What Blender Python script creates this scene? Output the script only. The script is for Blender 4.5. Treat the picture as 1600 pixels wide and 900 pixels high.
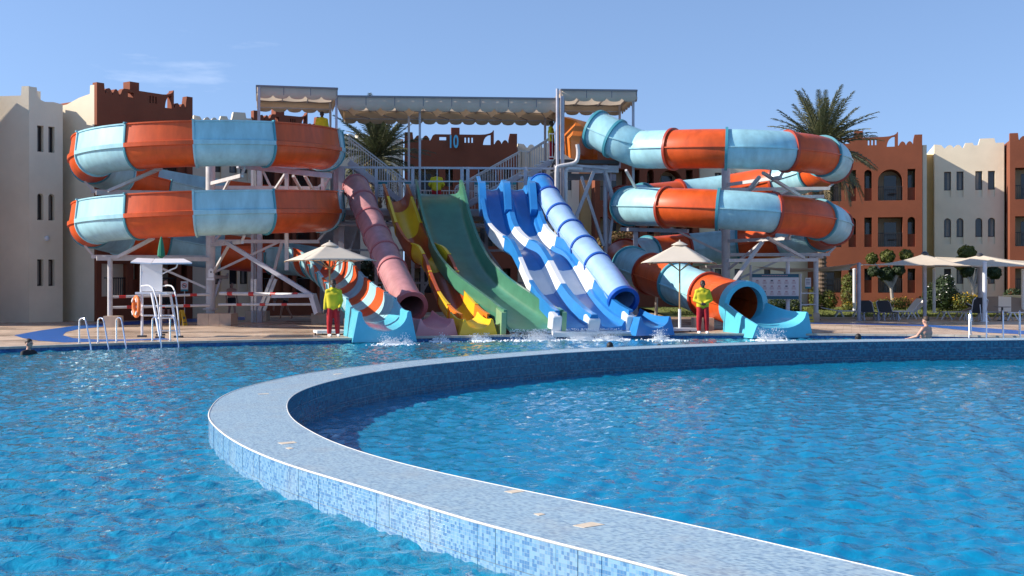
import bpy, bmesh, math, random
import numpy as np
from mathutils import Vector, Matrix
random.seed(7)
R = math.radians
for o in list(bpy.data.objects):
    bpy.data.objects.remove(o, do_unlink=True)
scene = bpy.context.scene
COL = scene.collection

# ------------------------------------------------------------------ camera
F, HC, HOR = 1850.0, 1.73, 441.0          # focal length in photo pixels, eye height, horizon row (1600x900 photo)
cam_data = bpy.data.cameras.new('camera')
cam = bpy.data.objects.new('camera', cam_data)
COL.objects.link(cam)
cam.location = (0, 0, HC)
cam.rotation_euler = (R(90), 0, 0)
cam_data.sensor_width = 36.0
cam_data.lens = F / 1600 * 36.0
cam_data.shift_y = -(450 - HOR) / 1600.0
cam_data.clip_start = 0.1
cam_data.clip_end = 3000
scene.camera = cam

# ------------------------------------------------------------------ sky, sun, exposure
SUN_EL, SUN_FRONT = 30.0, 4.5
sdir = Vector((-math.cos(R(SUN_EL)) * math.cos(R(SUN_FRONT)), -math.cos(R(SUN_EL)) * math.sin(R(SUN_FRONT)), math.sin(R(SUN_EL))))
world = bpy.data.worlds.new('World')
scene.world = world
world.use_nodes = True
wn, wl = world.node_tree.nodes, world.node_tree.links
wn.clear()
sky = wn.new('ShaderNodeTexSky')
sky.sky_type = 'NISHITA'
sky.sun_disc = False
sky.sun_elevation = R(SUN_EL)
sky.sun_rotation = R(-(90 + SUN_FRONT))
sky.altitude = 0
sky.air_density = 1.0
sky.dust_density = 0.15
sky.ozone_density = 3.0
# thin high cloud streaks over the whole sky
tc = wn.new('ShaderNodeTexCoord')
mp = wn.new('ShaderNodeMapping'); mp.inputs['Scale'].default_value = (2.2, 2.2, 12.0); mp.inputs['Location'].default_value = (0.35, 0.1, 0.3)
cn = wn.new('ShaderNodeTexNoise'); cn.inputs['Scale'].default_value = 1.9; cn.inputs['Detail'].default_value = 7; cn.inputs['Roughness'].default_value = 0.55
cr = wn.new('ShaderNodeValToRGB'); cr.color_ramp.elements[0].position = 0.64; cr.color_ramp.elements[1].position = 0.90
cr.color_ramp.elements[1].color = (0.5, 0.5, 0.5, 1)
mixc = wn.new('ShaderNodeMix'); mixc.data_type = 'RGBA'
lift = wn.new('ShaderNodeVectorMath'); lift.operation = 'MULTIPLY_ADD'; lift.inputs[1].default_value = (1, 1, 0.9); lift.inputs[2].default_value = (0, 0, 0.16)
nrmv = wn.new('ShaderNodeVectorMath'); nrmv.operation = 'NORMALIZE'
wl.new(tc.outputs['Generated'], lift.inputs[0]); wl.new(lift.outputs[0], nrmv.inputs[0]); wl.new(nrmv.outputs[0], sky.inputs['Vector'])
mixc.inputs[7].default_value = (7.0, 7.4, 8.2, 1)
bg = wn.new('ShaderNodeBackground'); bg.inputs['Strength'].default_value = 0.125
wo = wn.new('ShaderNodeOutputWorld')
wl.new(tc.outputs['Generated'], mp.inputs['Vector']); wl.new(mp.outputs[0], cn.inputs['Vector'])
wl.new(cn.outputs['Fac'], cr.inputs[0]); wl.new(cr.outputs[0], mixc.inputs[0])
tint = wn.new('ShaderNodeMix'); tint.data_type = 'RGBA'; tint.blend_type = 'MULTIPLY'; tint.inputs[0].default_value = 1.0; tint.inputs[7].default_value = (1.06, 1.02, 1.06, 1)
wl.new(sky.outputs[0], tint.inputs[6]); wl.new(tint.outputs[2], mixc.inputs[6]); wl.new(mixc.outputs[2], bg.inputs[0]); wl.new(bg.outputs[0], wo.inputs[0])
sl = bpy.data.lights.new('sun', 'SUN')
sl.energy = 4.8
sl.angle = R(0.53)
sl.color = (1.0, 0.91, 0.79)
sun = bpy.data.objects.new('sun', sl)
COL.objects.link(sun)
sun.location = (-60, -10, 60)
sun.rotation_euler = (-sdir).to_track_quat('-Z', 'Y').to_euler()
vs = scene.view_settings
vs.view_transform = 'Standard'; vs.look = 'None'; vs.exposure = 0.68; vs.gamma = 1.0
try: vs.use_curve_mapping = False
except Exception: pass
scene.render.engine = 'CYCLES'
cy = scene.cycles
cy.max_bounces = 7; cy.diffuse_bounces = 3; cy.glossy_bounces = 3; cy.transmission_bounces = 3; cy.transparent_max_bounces = 12
cy.caustics_reflective = False; cy.caustics_refractive = False
cy.sample_clamp_indirect = 4.0

# ------------------------------------------------------------------ helpers
def P(x, y, d):
    "photo pixel at a distance -> point"
    return Vector(((x - 800) / F * d, d, HC - (y - HOR) / F * d))
def G(x, y, z=0.0):
    "photo pixel that lies on a level surface of height z -> point"
    d = F * (HC - z) / (y - HOR)
    return Vector(((x - 800) / F * d, d, z))
def XD(x, d, z=0.0):
    return Vector(((x - 800) / F * d, d, z))

def tag(o, label=None, cat=None, group=None, kind=None):
    if label: o['label'] = label
    if cat: o['category'] = cat
    if group: o['group'] = group
    if kind: o['kind'] = kind
    return o
def empty(name, loc=(0, 0, 0), rz=0.0, label=None, cat=None, group=None):
    o = bpy.data.objects.new(name, None)
    COL.objects.link(o)
    o.location = loc; o.rotation_euler = (0, 0, rz); o.empty_display_size = 0.2
    return tag(o, label, cat, group)
def copy_tree(o, parent=None):
    c = o.copy(); COL.objects.link(c)
    c.parent = parent
    for ch in list(o.children):
        copy_tree(ch, c)
    return c

class MB:
    "collects faces; build() links them as one mesh object"
    def __init__(s): s.v = []; s.f = []; s.uv = None; s.sm = False
    def add(s, vs, fs):
        b = len(s.v)
        s.v.extend([tuple(v) for v in vs])
        s.f.extend([tuple(b + i for i in f) for f in fs])
        return s
    def box(s, c, size, rz=0.0, rx=0.0, ry=0.0):
        hx, hy, hz = size[0] / 2, size[1] / 2, size[2] / 2
        m = Matrix.Rotation(rz, 3, 'Z') @ Matrix.Rotation(ry, 3, 'Y') @ Matrix.Rotation(rx, 3, 'X')
        c = Vector(c)
        pts = [c + m @ Vector((x * hx, y * hy, z * hz)) for z in (-1, 1) for y in (-1, 1) for x in (-1, 1)]
        return s.add(pts, [(0, 2, 3, 1), (4, 5, 7, 6), (0, 1, 5, 4), (2, 6, 7, 3), (0, 4, 6, 2), (1, 3, 7, 5)])
    def beam(s, p0, p1, w, h=None):
        "square bar between two points"
        h = h or w
        p0, p1 = Vector(p0), Vector(p1)
        t = (p1 - p0).normalized()
        up = Vector((0, 0, 1)) if abs(t.z) < 0.95 else Vector((0, 1, 0))
        r = t.cross(up).normalized(); n = r.cross(t)
        pts = []
        for p in (p0, p1):
            for a, b in ((-1, -1), (1, -1), (1, 1), (-1, 1)):
                pts.append(p + r * a * w / 2 + n * b * h / 2)
        return s.add(pts, [(0, 1, 2, 3), (7, 6, 5, 4), (0, 4, 5, 1), (1, 5, 6, 2), (2, 6, 7, 3), (3, 7, 4, 0)])
    def tube(s, path, r, n=10, cap=True):
        path = [Vector(p) for p in path]
        rr = r if isinstance(r, (list, tuple)) else [r] * len(path)
        rings = []
        prev = None
        for i, p in enumerate(path):
            a = path[max(0, i - 1)]; b = path[min(len(path) - 1, i + 1)]
            t = (b - a)
            t = t.normalized() if t.length > 1e-9 else Vector((0, 0, 1))
            if prev is None:
                up = Vector((0, 0, 1)) if abs(t.z) < 0.9 else Vector((0, 1, 0))
                u = t.cross(up).normalized()
            else:
                u = (prev - t * prev.dot(t))
                u = u.normalized() if u.length > 1e-6 else t.orthogonal().normalized()
            prev = u
            w = t.cross(u)
            rings.append([p + (u * math.cos(k * 2 * math.pi / n) + w * math.sin(k * 2 * math.pi / n)) * rr[i] for k in range(n)])
        b = len(s.v)
        vs = [q for ring in rings for q in ring]
        fs = []
        for i in range(len(path) - 1):
            for k in range(n):
                k2 = (k + 1) % n
                fs.append((i * n + k, (i + 1) * n + k, (i + 1) * n + k2, i * n + k2))
        if cap:
            fs.append(tuple(range(n))); fs.append(tuple((len(path) - 1) * n + k for k in reversed(range(n))))
        s.sm = True
        return s.add(vs, fs)
    def prism(s, poly, y0, y1):
        "polygon in (x, z) extruded along y"
        n = len(poly)
        vs = [(x, y0, z) for x, z in poly] + [(x, y1, z) for x, z in poly]
        fs = [tuple(range(n)), tuple(reversed(range(n, 2 * n)))]
        for i in range(n):
            j = (i + 1) % n
            fs.append((j, i, n + i, n + j))
        return s.add(vs, fs)
    def plate(s, poly, z0, z1):
        "polygon in (x, y) extruded along z"
        n = len(poly)
        vs = [(p[0], p[1], z0) for p in poly] + [(p[0], p[1], z1) for p in poly]
        fs = [tuple(reversed(range(n))), tuple(range(n, 2 * n))]
        for i in range(n):
            j = (i + 1) % n
            fs.append((i, j, n + j, n + i))
        return s.add(vs, fs)
    def lathe(s, c, prof, n=16, ax=None):
        "prof: (radius, height) pairs round a vertical axis through c"
        c = Vector(c)
        vs = []; fs = []
        for r, z in prof:
            for k in range(n):
                a = 2 * math.pi * k / n
                vs.append(c + Vector((r * math.cos(a), r * math.sin(a), z)))
        for i in range(len(prof) - 1):
            for k in range(n):
                k2 = (k + 1) % n
                fs.append((i * n + k, i * n + k2, (i + 1) * n + k2, (i + 1) * n + k))
        s.sm = True
        return s.add(vs, fs)
    def ball(s, c, r, n=10, sx=1, sy=1, sz=1):
        c = Vector(c)
        m = n // 2 + 1
        vs = [c + Vector((0, 0, -r * sz))]
        for i in range(1, m):
            ph = -math.pi / 2 + math.pi * i / m
            for k in range(n):
                a = 2 * math.pi * k / n
                vs.append(c + Vector((r * sx * math.cos(ph) * math.cos(a), r * sy * math.cos(ph) * math.sin(a), r * sz * math.sin(ph))))
        vs.append(c + Vector((0, 0, r * sz)))
        fs = []
        for k in range(n): fs.append((0, 1 + (k + 1) % n, 1 + k))
        for i in range(m - 2):
            for k in range(n):
                k2 = (k + 1) % n
                fs.append((1 + i * n + k, 1 + i * n + k2, 1 + (i + 1) * n + k2, 1 + (i + 1) * n + k))
        t = len(vs) - 1; b = 1 + (m - 2) * n
        for k in range(n): fs.append((b + k, b + (k + 1) % n, t))
        s.sm = True
        return s.add(vs, fs)
    def build(s, name, mat, parent=None, smooth=None, local=False, angle=35, fix=False):
        me = bpy.data.meshes.new(name)
        off = Vector((0, 0, 0))
        if parent is not None and not local:
            p = parent
            while p is not None:
                off += p.location; p = p.parent
        me.from_pydata([tuple(Vector(v) - off) for v in s.v], [], s.f)
        me.update()
        if fix:
            bm = bmesh.new(); bm.from_mesh(me)
            bmesh.ops.recalc_face_normals(bm, faces=bm.faces)
            bm.to_mesh(me); bm.free()
        o = bpy.data.objects.new(name, me)
        COL.objects.link(o)
        if isinstance(mat, (list, tuple)):
            for m in mat: me.materials.append(m)
        elif mat: me.materials.append(mat)
        sm = s.sm if smooth is None else smooth
        if sm:
            me.polygons.foreach_set('use_smooth', [True] * len(me.polygons))
            try: me.set_sharp_from_angle(angle=R(angle))
            except Exception: pass
        if parent is not None:
            o.parent = parent
        return o

def catmull(pts, per=8):
    pts = [Vector(p) for p in pts]
    q = [pts[0] * 2 - pts[1]] + pts + [pts[-1] * 2 - pts[-2]]
    out = []
    for i in range(1, len(q) - 2):
        p0, p1, p2, p3 = q[i - 1], q[i], q[i + 1], q[i + 2]
        for k in range(per):
            t = k / per
            out.append(0.5 * ((2 * p1) + (p2 - p0) * t + (2 * p0 - 5 * p1 + 4 * p2 - p3) * t * t + (3 * p1 - p0 - 3 * p2 + p3) * t ** 3))
    out.append(pts[-1].copy())
    return out
def arclen(path):
    s = [0.0]
    for a, b in zip(path, path[1:]): s.append(s[-1] + (b - a).length)
    return s
def resample(path, step):
    s = arclen(path); L = s[-1]; n = max(2, int(round(L / step)) + 1)
    out = []; j = 0
    for i in range(n):
        t = L * i / (n - 1)
        while j < len(s) - 2 and s[j + 1] < t: j += 1
        k = (t - s[j]) / max(1e-9, s[j + 1] - s[j])
        out.append(path[j].lerp(path[j + 1], min(1, max(0, k))))
    return out

# ------------------------------------------------------------------ materials
def pmat(name, col, rough=0.6, metal=0.0, var=0.0, vscale=2.0, bump=0.0, bscale=30.0, coat=0.0, trans=0.0, spec=0.5, col2=None, stretch=None, detail=4):
    m = bpy.data.materials.new(name); m.use_nodes = True
    n, l = m.node_tree.nodes, m.node_tree.links
    b = n['Principled BSDF']
    b.inputs['Base Color'].default_value = (*col, 1)
    b.inputs['Roughness'].default_value = rough
    b.inputs['Metallic'].default_value = metal
    b.inputs['Specular IOR Level'].default_value = spec
    if coat: b.inputs['Coat Weight'].default_value = coat; b.inputs['Coat Roughness'].default_value = 0.12
    if var or bump:
        g = n.new('ShaderNodeNewGeometry')
        vec = g.outputs['Position']
        if stretch:
            mpn = n.new('ShaderNodeMapping'); mpn.inputs['Scale'].default_value = stretch
            l.new(vec, mpn.inputs['Vector']); vec = mpn.outputs[0]
    if var:
        t = n.new('ShaderNodeTexNoise'); t.inputs['Scale'].default_value = vscale; t.inputs['Detail'].default_value = detail; t.inputs['Roughness'].default_value = 0.6
        l.new(vec, t.inputs['Vector'])
        rp = n.new('ShaderNodeMapRange'); rp.inputs[1].default_value = 0.3; rp.inputs[2].default_value = 0.7
        l.new(t.outputs['Fac'], rp.inputs[0])
        mx = n.new('ShaderNodeMix'); mx.data_type = 'RGBA'
        c2 = col2 or tuple(min(1, c * (1 + var * 0.4)) for c in col)
        mx.inputs[6].default_value = (*[c * (1 - var) for c in col], 1)
        mx.inputs[7].default_value = (*c2, 1)
        l.new(rp.outputs[0], mx.inputs[0]); l.new(mx.outputs[2], b.inputs['Base Color'])
    if bump:
        t2 = n.new('ShaderNodeTexNoise'); t2.inputs['Scale'].default_value = bscale; t2.inputs['Detail'].default_value = 3
        l.new(vec, t2.inputs['Vector'])
        bp = n.new('ShaderNodeBump'); bp.inputs['Strength'].default_value = bump; bp.inputs['Distance'].default_value = 0.02
        l.new(t2.outputs['Fac'], bp.inputs['Height']); l.new(bp.outputs[0], b.inputs['Normal'])
    if trans:
        ts = n.new('ShaderNodeBsdfTranslucent'); ts.inputs['Color'].default_value = (*col, 1)
        ms = n.new('ShaderNodeMixShader'); ms.inputs[0].default_value = trans
        out = n['Material Output']
        l.new(b.outputs[0], ms.inputs[1]); l.new(ts.outputs[0], ms.inputs[2]); l.new(ms.outputs[0], out.inputs['Surface'])
    return m
M = {}
M['orange'] = pmat('orange_fibreglass', (0.64, 0.092, 0.016), 0.40, var=0.26, vscale=1.6, coat=0.10, spec=0.35, stretch=(1.6, 1.6, 0.5), detail=7)
M['turq'] = pmat('pale_turquoise_fibreglass', (0.34, 0.61, 0.68), 0.40, var=0.24, vscale=1.5, coat=0.10, spec=0.35, stretch=(1.6, 1.6, 0.5), detail=7)
M['oflange'] = pmat('orange_flange', (0.36, 0.045, 0.02), 0.45)
M['tflange'] = pmat('turquoise_flange', (0.055, 0.27, 0.34), 0.45)
M['turq2'] = pmat('turquoise_outlet', (0.10, 0.50, 0.66), 0.32, coat=0.3, var=0.1)
M['pink'] = pmat('faded_pink_fibreglass', (0.46, 0.215, 0.22), 0.4, var=0.28, vscale=1.6, coat=0.12, stretch=(1.6, 1.6, 0.5), detail=7)
M['pinkf'] = pmat('pink_flange', (0.40, 0.13, 0.14), 0.45)
M['pink2'] = pmat('pink_outlet_fibreglass', (0.66, 0.27, 0.30), 0.38, var=0.12, coat=0.15)
M['yellow'] = pmat('yellow_fibreglass', (0.80, 0.50, 0.02), 0.32, var=0.08, coat=0.25)
M['red'] = pmat('brick_red_fibreglass', (0.42, 0.075, 0.015), 0.32, var=0.15, coat=0.25)
M['orange2'] = pmat('bright_orange_fibreglass', (0.78, 0.19, 0.02), 0.32, var=0.08, coat=0.25)
M['green'] = pmat('green_fibreglass', (0.06, 0.205, 0.125), 0.32, var=0.2, vscale=1.8, coat=0.3)
M['blue'] = pmat('blue_fibreglass', (0.025, 0.20, 0.52), 0.28, var=0.12, coat=0.3)
M['dblue'] = pmat('deep_blue_fibreglass', (0.01, 0.09, 0.42), 0.3, coat=0.3, var=0.1)
M['lblue'] = pmat('faded_blue_fibreglass', (0.30, 0.46, 0.72), 0.36, var=0.15, coat=0.2)
M['white'] = pmat('white_fibreglass', (0.78, 0.79, 0.80), 0.35, var=0.06, coat=0.2)
M['steel'] = pmat('grey_lilac_painted_steel', (0.42, 0.41, 0.46), 0.45, var=0.2, vscale=3)
M['steelw'] = pmat('light_painted_steel', (0.55, 0.53, 0.53), 0.42, var=0.18, vscale=3)
M['galv'] = pmat('galvanised_steel', (0.48, 0.50, 0.54), 0.4, metal=0.5, var=0.15)
M['chrome'] = pmat('polished_stainless_steel', (0.72, 0.73, 0.75), 0.16, metal=1.0)
M['dark'] = pmat('dark_steel', (0.05, 0.05, 0.055), 0.5)
M['canvas'] = pmat('grey_beige_canvas', (0.64, 0.52, 0.39), 0.9, var=0.15, vscale=1.5, trans=0.5)
M['canvasf'] = pmat('grey_awning_valance', (0.58, 0.47, 0.37), 0.9, var=0.12, vscale=1.2, trans=0.15)
M['trim'] = pmat('grey_awning_trim', (0.20, 0.19, 0.21), 0.8)
M['cream'] = pmat('cream_stucco', (0.80, 0.69, 0.52), 0.9, var=0.10, vscale=0.6, bump=0.25, bscale=14)
M['yellowst'] = pmat('yellow_stucco', (0.66, 0.46, 0.20), 0.9, var=0.08, bump=0.2)
M['brown'] = pmat('terracotta_stucco', (0.215, 0.060, 0.027), 0.9, var=0.16, vscale=0.7, bump=0.25, bscale=14)
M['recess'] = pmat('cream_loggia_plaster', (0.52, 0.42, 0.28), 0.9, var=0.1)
M['glass'] = pmat('dark_window_glass', (0.035, 0.035, 0.04), 0.12, spec=0.6)
M['frame'] = pmat('dark_brown_window_frame', (0.05, 0.03, 0.02), 0.5)
M['curtain'] = pmat('net_curtain', (0.33, 0.30, 0.27), 0.9, var=0.4, vscale=6, stretch=(8, 8, 0.4))
M['iron'] = pmat('black_iron', (0.015, 0.015, 0.018), 0.5)
M['stone'] = pmat('beige_stone_cladding', (0.58, 0.44, 0.33), 0.75, var=0.22, vscale=2.5)
M['whitepaint'] = pmat('white_painted_metal', (0.74, 0.74, 0.76), 0.4, var=0.06)
M['umbrella'] = pmat('ivory_umbrella_canvas', (0.72, 0.65, 0.55), 0.9, var=0.05, trans=0.3)
M['wood'] = pmat('varnished_wood', (0.42, 0.24, 0.10), 0.5, var=0.2, vscale=4)
M['sail'] = pmat('cream_shade_sail', (0.82, 0.70, 0.55), 0.9, var=0.05, trans=0.3)
M['skin_d'] = pmat('dark_skin', (0.055, 0.03, 0.02), 0.5)
M['skin_l'] = pmat('fair_skin', (0.52, 0.28, 0.20), 0.5)
M['hair'] = pmat('black_hair', (0.012, 0.010, 0.009), 0.6)
M['hairb'] = pmat('brown_hair', (0.05, 0.028, 0.016), 0.6)
M['hoodie'] = pmat('yellow_hoodie_fabric', (0.58, 0.50, 0.02), 0.9, var=0.15, vscale=4)
M['trousers'] = pmat('red_trouser_fabric', (0.42, 0.012, 0.02), 0.9, var=0.2, vscale=5)
M['black'] = pmat('black_fabric', (0.012, 0.012, 0.015), 0.8)
M['whitecloth'] = pmat('white_cloth', (0.72, 0.70, 0.68), 0.9)
M['teal'] = pmat('teal_print', (0.02, 0.21, 0.26), 0.5)
M['tealdark'] = pmat('dark_teal_print', (0.01, 0.10, 0.15), 0.5)
M['paper'] = pmat('white_print', (0.62, 0.60, 0.60), 0.5)
M['ink'] = pmat('faded_red_print', (0.42, 0.28, 0.30), 0.6)
M['inkd'] = pmat('dark_print', (0.07, 0.09, 0.12), 0.6)
M['redpaint'] = pmat('red_paint', (0.45, 0.02, 0.02), 0.5)
M['yellowp'] = pmat('yellow_plastic', (0.62, 0.42, 0.03), 0.5)
M['ringorange'] = pmat('orange_plastic', (0.75, 0.16, 0.02), 0.45, var=0.1)
M['greencloth'] = pmat('green_umbrella_cloth', (0.01, 0.16, 0.09), 0.8)
M['sign10'] = pmat('blue_sign_face', (0.06, 0.34, 0.55), 0.4)
M['sling'] = pmat('charcoal_sling_fabric', (0.035, 0.037, 0.045), 0.8)
M['slingb'] = pmat('brown_grey_sling_fabric', (0.24, 0.20, 0.18), 0.8)
M['trunkw'] = pmat('pale_bark', (0.42, 0.38, 0.34), 0.9, var=0.3, vscale=6)
M['trunkp'] = pmat('palm_bark', (0.17, 0.12, 0.085), 0.95, var=0.4, vscale=9, bump=0.6, bscale=20)
M['palm'] = pmat('palm_leaf', (0.085, 0.105, 0.045), 0.6, var=0.35, vscale=3, trans=0.2, col2=(0.17, 0.165, 0.08))
M['palmdry'] = pmat('dry_palm_leaf', (0.26, 0.20, 0.10), 0.7, var=0.3, vscale=3)
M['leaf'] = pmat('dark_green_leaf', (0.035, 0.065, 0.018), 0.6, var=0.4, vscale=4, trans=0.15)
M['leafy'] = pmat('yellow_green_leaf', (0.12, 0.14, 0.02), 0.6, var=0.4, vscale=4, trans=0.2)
M['leaff'] = pmat('yellow_flower', (0.55, 0.33, 0.02), 0.7, var=0.2)
M['leafo'] = pmat('ochre_leaf', (0.25, 0.15, 0.05), 0.7, var=0.4, vscale=5)
M['foam'] = pmat('white_water_foam', (0.85, 0.88, 0.90), 0.5)
# ------------------------------------------------------------------ pools, dividing wall, deck, lawn
ZW, ZO, ZI = 0.137, -0.15, -0.40          # wall top, water of the slide pool, water of the inner pool

def tile_mat(name, cols, grout, size=0.025, rough=0.25, cell=None, stain=0.0, joint=0.07):
    m = bpy.data.materials.new(name); m.use_nodes = True
    n, l = m.node_tree.nodes, m.node_tree.links
    b = n['Principled BSDF']; b.inputs['Roughness'].default_value = rough
    uv = n.new('ShaderNodeUVMap')
    sc = n.new('ShaderNodeVectorMath'); sc.operation = 'SCALE'; sc.inputs['Scale'].default_value = 1 / size
    l.new(uv.outputs[0], sc.inputs[0])
    fl = n.new('ShaderNodeVectorMath'); fl.operation = 'FLOOR'; l.new(sc.outputs[0], fl.inputs[0])
    fr = n.new('ShaderNodeVectorMath'); fr.operation = 'FRACTION'; l.new(sc.outputs[0], fr.inputs[0])
    wnz = n.new('ShaderNodeTexWhiteNoise'); wnz.noise_dimensions = '2D'; l.new(fl.outputs[0], wnz.inputs['Vector'])
    rp = n.new('ShaderNodeValToRGB'); rp.color_ramp.interpolation = 'CONSTANT'
    el = rp.color_ramp.elements
    while len(el) < len(cols): el.new(0.5)
    for i, c in enumerate(cols):
        el[i].position = i / len(cols); el[i].color = (*c, 1)
    l.new(wnz.outputs['Value'], rp.inputs[0])
    sx = n.new('ShaderNodeSeparateXYZ'); l.new(fr.outputs[0], sx.inputs[0])
    masks = []
    for ax in ('X', 'Y'):
        a = n.new('ShaderNodeMath'); a.operation = 'LESS_THAN'; a.inputs[1].default_value = joint; l.new(sx.outputs[ax], a.inputs[0])
        masks.append(a)
    mx = n.new('ShaderNodeMath'); mx.operation = 'MAXIMUM'; l.new(masks[0].outputs[0], mx.inputs[0]); l.new(masks[1].outputs[0], mx.inputs[1])
    mix = n.new('ShaderNodeMix'); mix.data_type = 'RGBA'; mix.inputs[7].default_value = (*grout, 1)
    l.new(mx.outputs[0], mix.inputs[0]); l.new(rp.outputs[0], mix.inputs[6])
    outc = mix.outputs[2]
    if stain:
        g = n.new('ShaderNodeNewGeometry')
        t = n.new('ShaderNodeTexNoise'); t.inputs['Scale'].default_value = 2.2; t.inputs['Detail'].default_value = 6
        l.new(g.outputs['Position'], t.inputs['Vector'])
        r2 = n.new('ShaderNodeMapRange'); r2.inputs[1].default_value = 0.5; r2.inputs[2].default_value = 0.75; r2.inputs[4].default_value = stain
        l.new(t.outputs['Fac'], r2.inputs[0])
        m2 = n.new('ShaderNodeMix'); m2.data_type = 'RGBA'; m2.inputs[7].default_value = (0.42, 0.38, 0.33, 1)
        l.new(r2.outputs[0], m2.inputs[0]); l.new(outc, m2.inputs[6]); outc = m2.outputs[2]
    l.new(outc, b.inputs['Base Color'])
    bp = n.new('ShaderNodeBump'); bp.inputs['Strength'].default_value = 0.4; bp.inputs['Distance'].default_value = 0.004; bp.invert = True
    l.new(mx.outputs[0], bp.inputs['Height']); l.new(bp.outputs[0], b.inputs['Normal'])
    return m
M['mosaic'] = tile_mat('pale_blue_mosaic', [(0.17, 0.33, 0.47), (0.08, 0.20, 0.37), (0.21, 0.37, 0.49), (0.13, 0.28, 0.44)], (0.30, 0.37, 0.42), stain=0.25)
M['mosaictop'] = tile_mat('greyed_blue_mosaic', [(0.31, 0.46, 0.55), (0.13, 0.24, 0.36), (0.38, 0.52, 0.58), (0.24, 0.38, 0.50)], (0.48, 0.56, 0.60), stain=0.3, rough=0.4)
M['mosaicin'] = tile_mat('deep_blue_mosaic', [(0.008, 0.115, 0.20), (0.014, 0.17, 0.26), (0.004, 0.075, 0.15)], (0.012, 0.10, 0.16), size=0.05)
M['mosaicpool'] = tile_mat('pool_blue_mosaic', [(0.008, 0.10, 0.30), (0.012, 0.15, 0.40), (0.008, 0.07, 0.24)], (0.03, 0.15, 0.3), size=0.05)
M['grout'] = pmat('joint_grout', (0.22, 0.28, 0.33), 0.9, var=0.85, vscale=4)
M['whitegrout'] = pmat('white_grout_trim', (0.72, 0.68, 0.62), 0.7, var=0.15, vscale=7)
M['patchm'] = pmat('beige_mortar_patch', (0.62, 0.52, 0.40), 0.9, var=0.15, vscale=20)

def mesh_uv(name, verts, faces, uvs, mat, parent=None, smooth=False):
    me = bpy.data.meshes.new(name)
    off = parent.location if parent is not None else Vector((0, 0, 0))
    me.from_pydata([tuple(Vector(v) - off) for v in verts], [], faces)
    ul = me.uv_layers.new(name='UVMap')
    for lp in me.loops:
        ul.data[lp.index].uv = uvs[lp.vertex_index]
    me.materials.append(mat); me.update()
    if smooth: me.polygons.foreach_set('use_smooth', [True] * len(me.polygons))
    o = bpy.data.objects.new(name, me); COL.objects.link(o)
    if parent is not None: o.parent = parent
    return o

outer_px = [(1020, 886), (960, 869), (876, 852), (788, 828), (683, 799), (640, 784), (600, 771), (525, 749), (480, 736), (440, 724), (400, 707), (358, 685.5), (330, 661), (324, 654), (326, 643), (341, 622.5), (370, 609), (406, 599), (437, 592), (475, 584), (512, 579), (560, 573), (600, 568.5), (640, 564), (680, 560.5), (720, 557.3), (800, 551), (880, 545.8), (960, 542.6), (1040, 539.4), (1078, 538), (1255, 532.3), (1433, 529.4), (1600, 528)]
inner_px = [(1420, 899), (1320, 875.5), (1228, 854), (1100, 824), (1020, 807), (960, 794.5), (840, 771), (740, 750), (640, 728), (600, 717), (550, 702), (512, 688), (475, 668), (454, 653), (447, 634.5), (450, 624), (460, 615), (475, 608), (502, 599), (550, 587.5), (600, 578.5), (640, 573), (680, 568.5), (720, 564.5), (800, 557.5), (880, 551.2), (960, 547), (1040, 543.3), (1078, 541.8), (1255, 535.6), (1433, 532.5), (1600, 531)]
def edge_curve(px, step):
    pts = [G(x, y, ZW) for x, y in px]
    a = pts[0] + (pts[0] - pts[1]).normalized() * 9.0
    a2 = pts[0] + (pts[0] - pts[1]).normalized() * 3.0
    dl = (pts[-1] - pts[-3]).normalized()
    tail = [pts[-1] + dl * 4 + Vector((0, 0.1, 0)), pts[-1] + dl * 12 + Vector((0, 0.3, 0))]
    c = resample(catmull([a, a2] + pts + tail, 6), step)
    for _ in range(60):
        c = [c[0]] + [c[i] * 0.5 + (c[i - 1] + c[i + 1]) * 0.25 for i in range(1, len(c) - 1)] + [c[-1]]
    return c
oc = edge_curve(outer_px, 0.10)
ic = edge_curve(inner_px, 0.10)
NW = 420
def to_n(c, n):
    s = arclen(c)
    return resample(c, s[-1] / (n - 1) * 1.0000001)[:n]
oc = to_n(oc, NW); ic = to_n(ic, NW)
os_, is_ = arclen(oc), arclen(ic)
wall = empty('dividing_wall', (oc[0].x, oc[0].y, -1.2), 0, 'low curved wall of pale blue mosaic tiles between two pools', 'wall')
# top surface
vs_, fs_, uv_ = [], [], []
NV = 5
for i in range(len(oc)):
    w = (ic[min(i, len(ic) - 1)] - oc[i]).length
    for k in range(NV):
        t = k / (NV - 1)
        p = oc[i].lerp(ic[i], t)
        vs_.append((p.x, p.y, ZW)); uv_.append((os_[i], t * w))
for i in range(len(oc) - 1):
    for k in range(NV - 1):
        fs_.append((i * NV + k, (i + 1) * NV + k, (i + 1) * NV + k + 1, i * NV + k + 1))
mesh_uv('wall_top', vs_, fs_, uv_, M['mosaictop'], wall)
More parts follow.
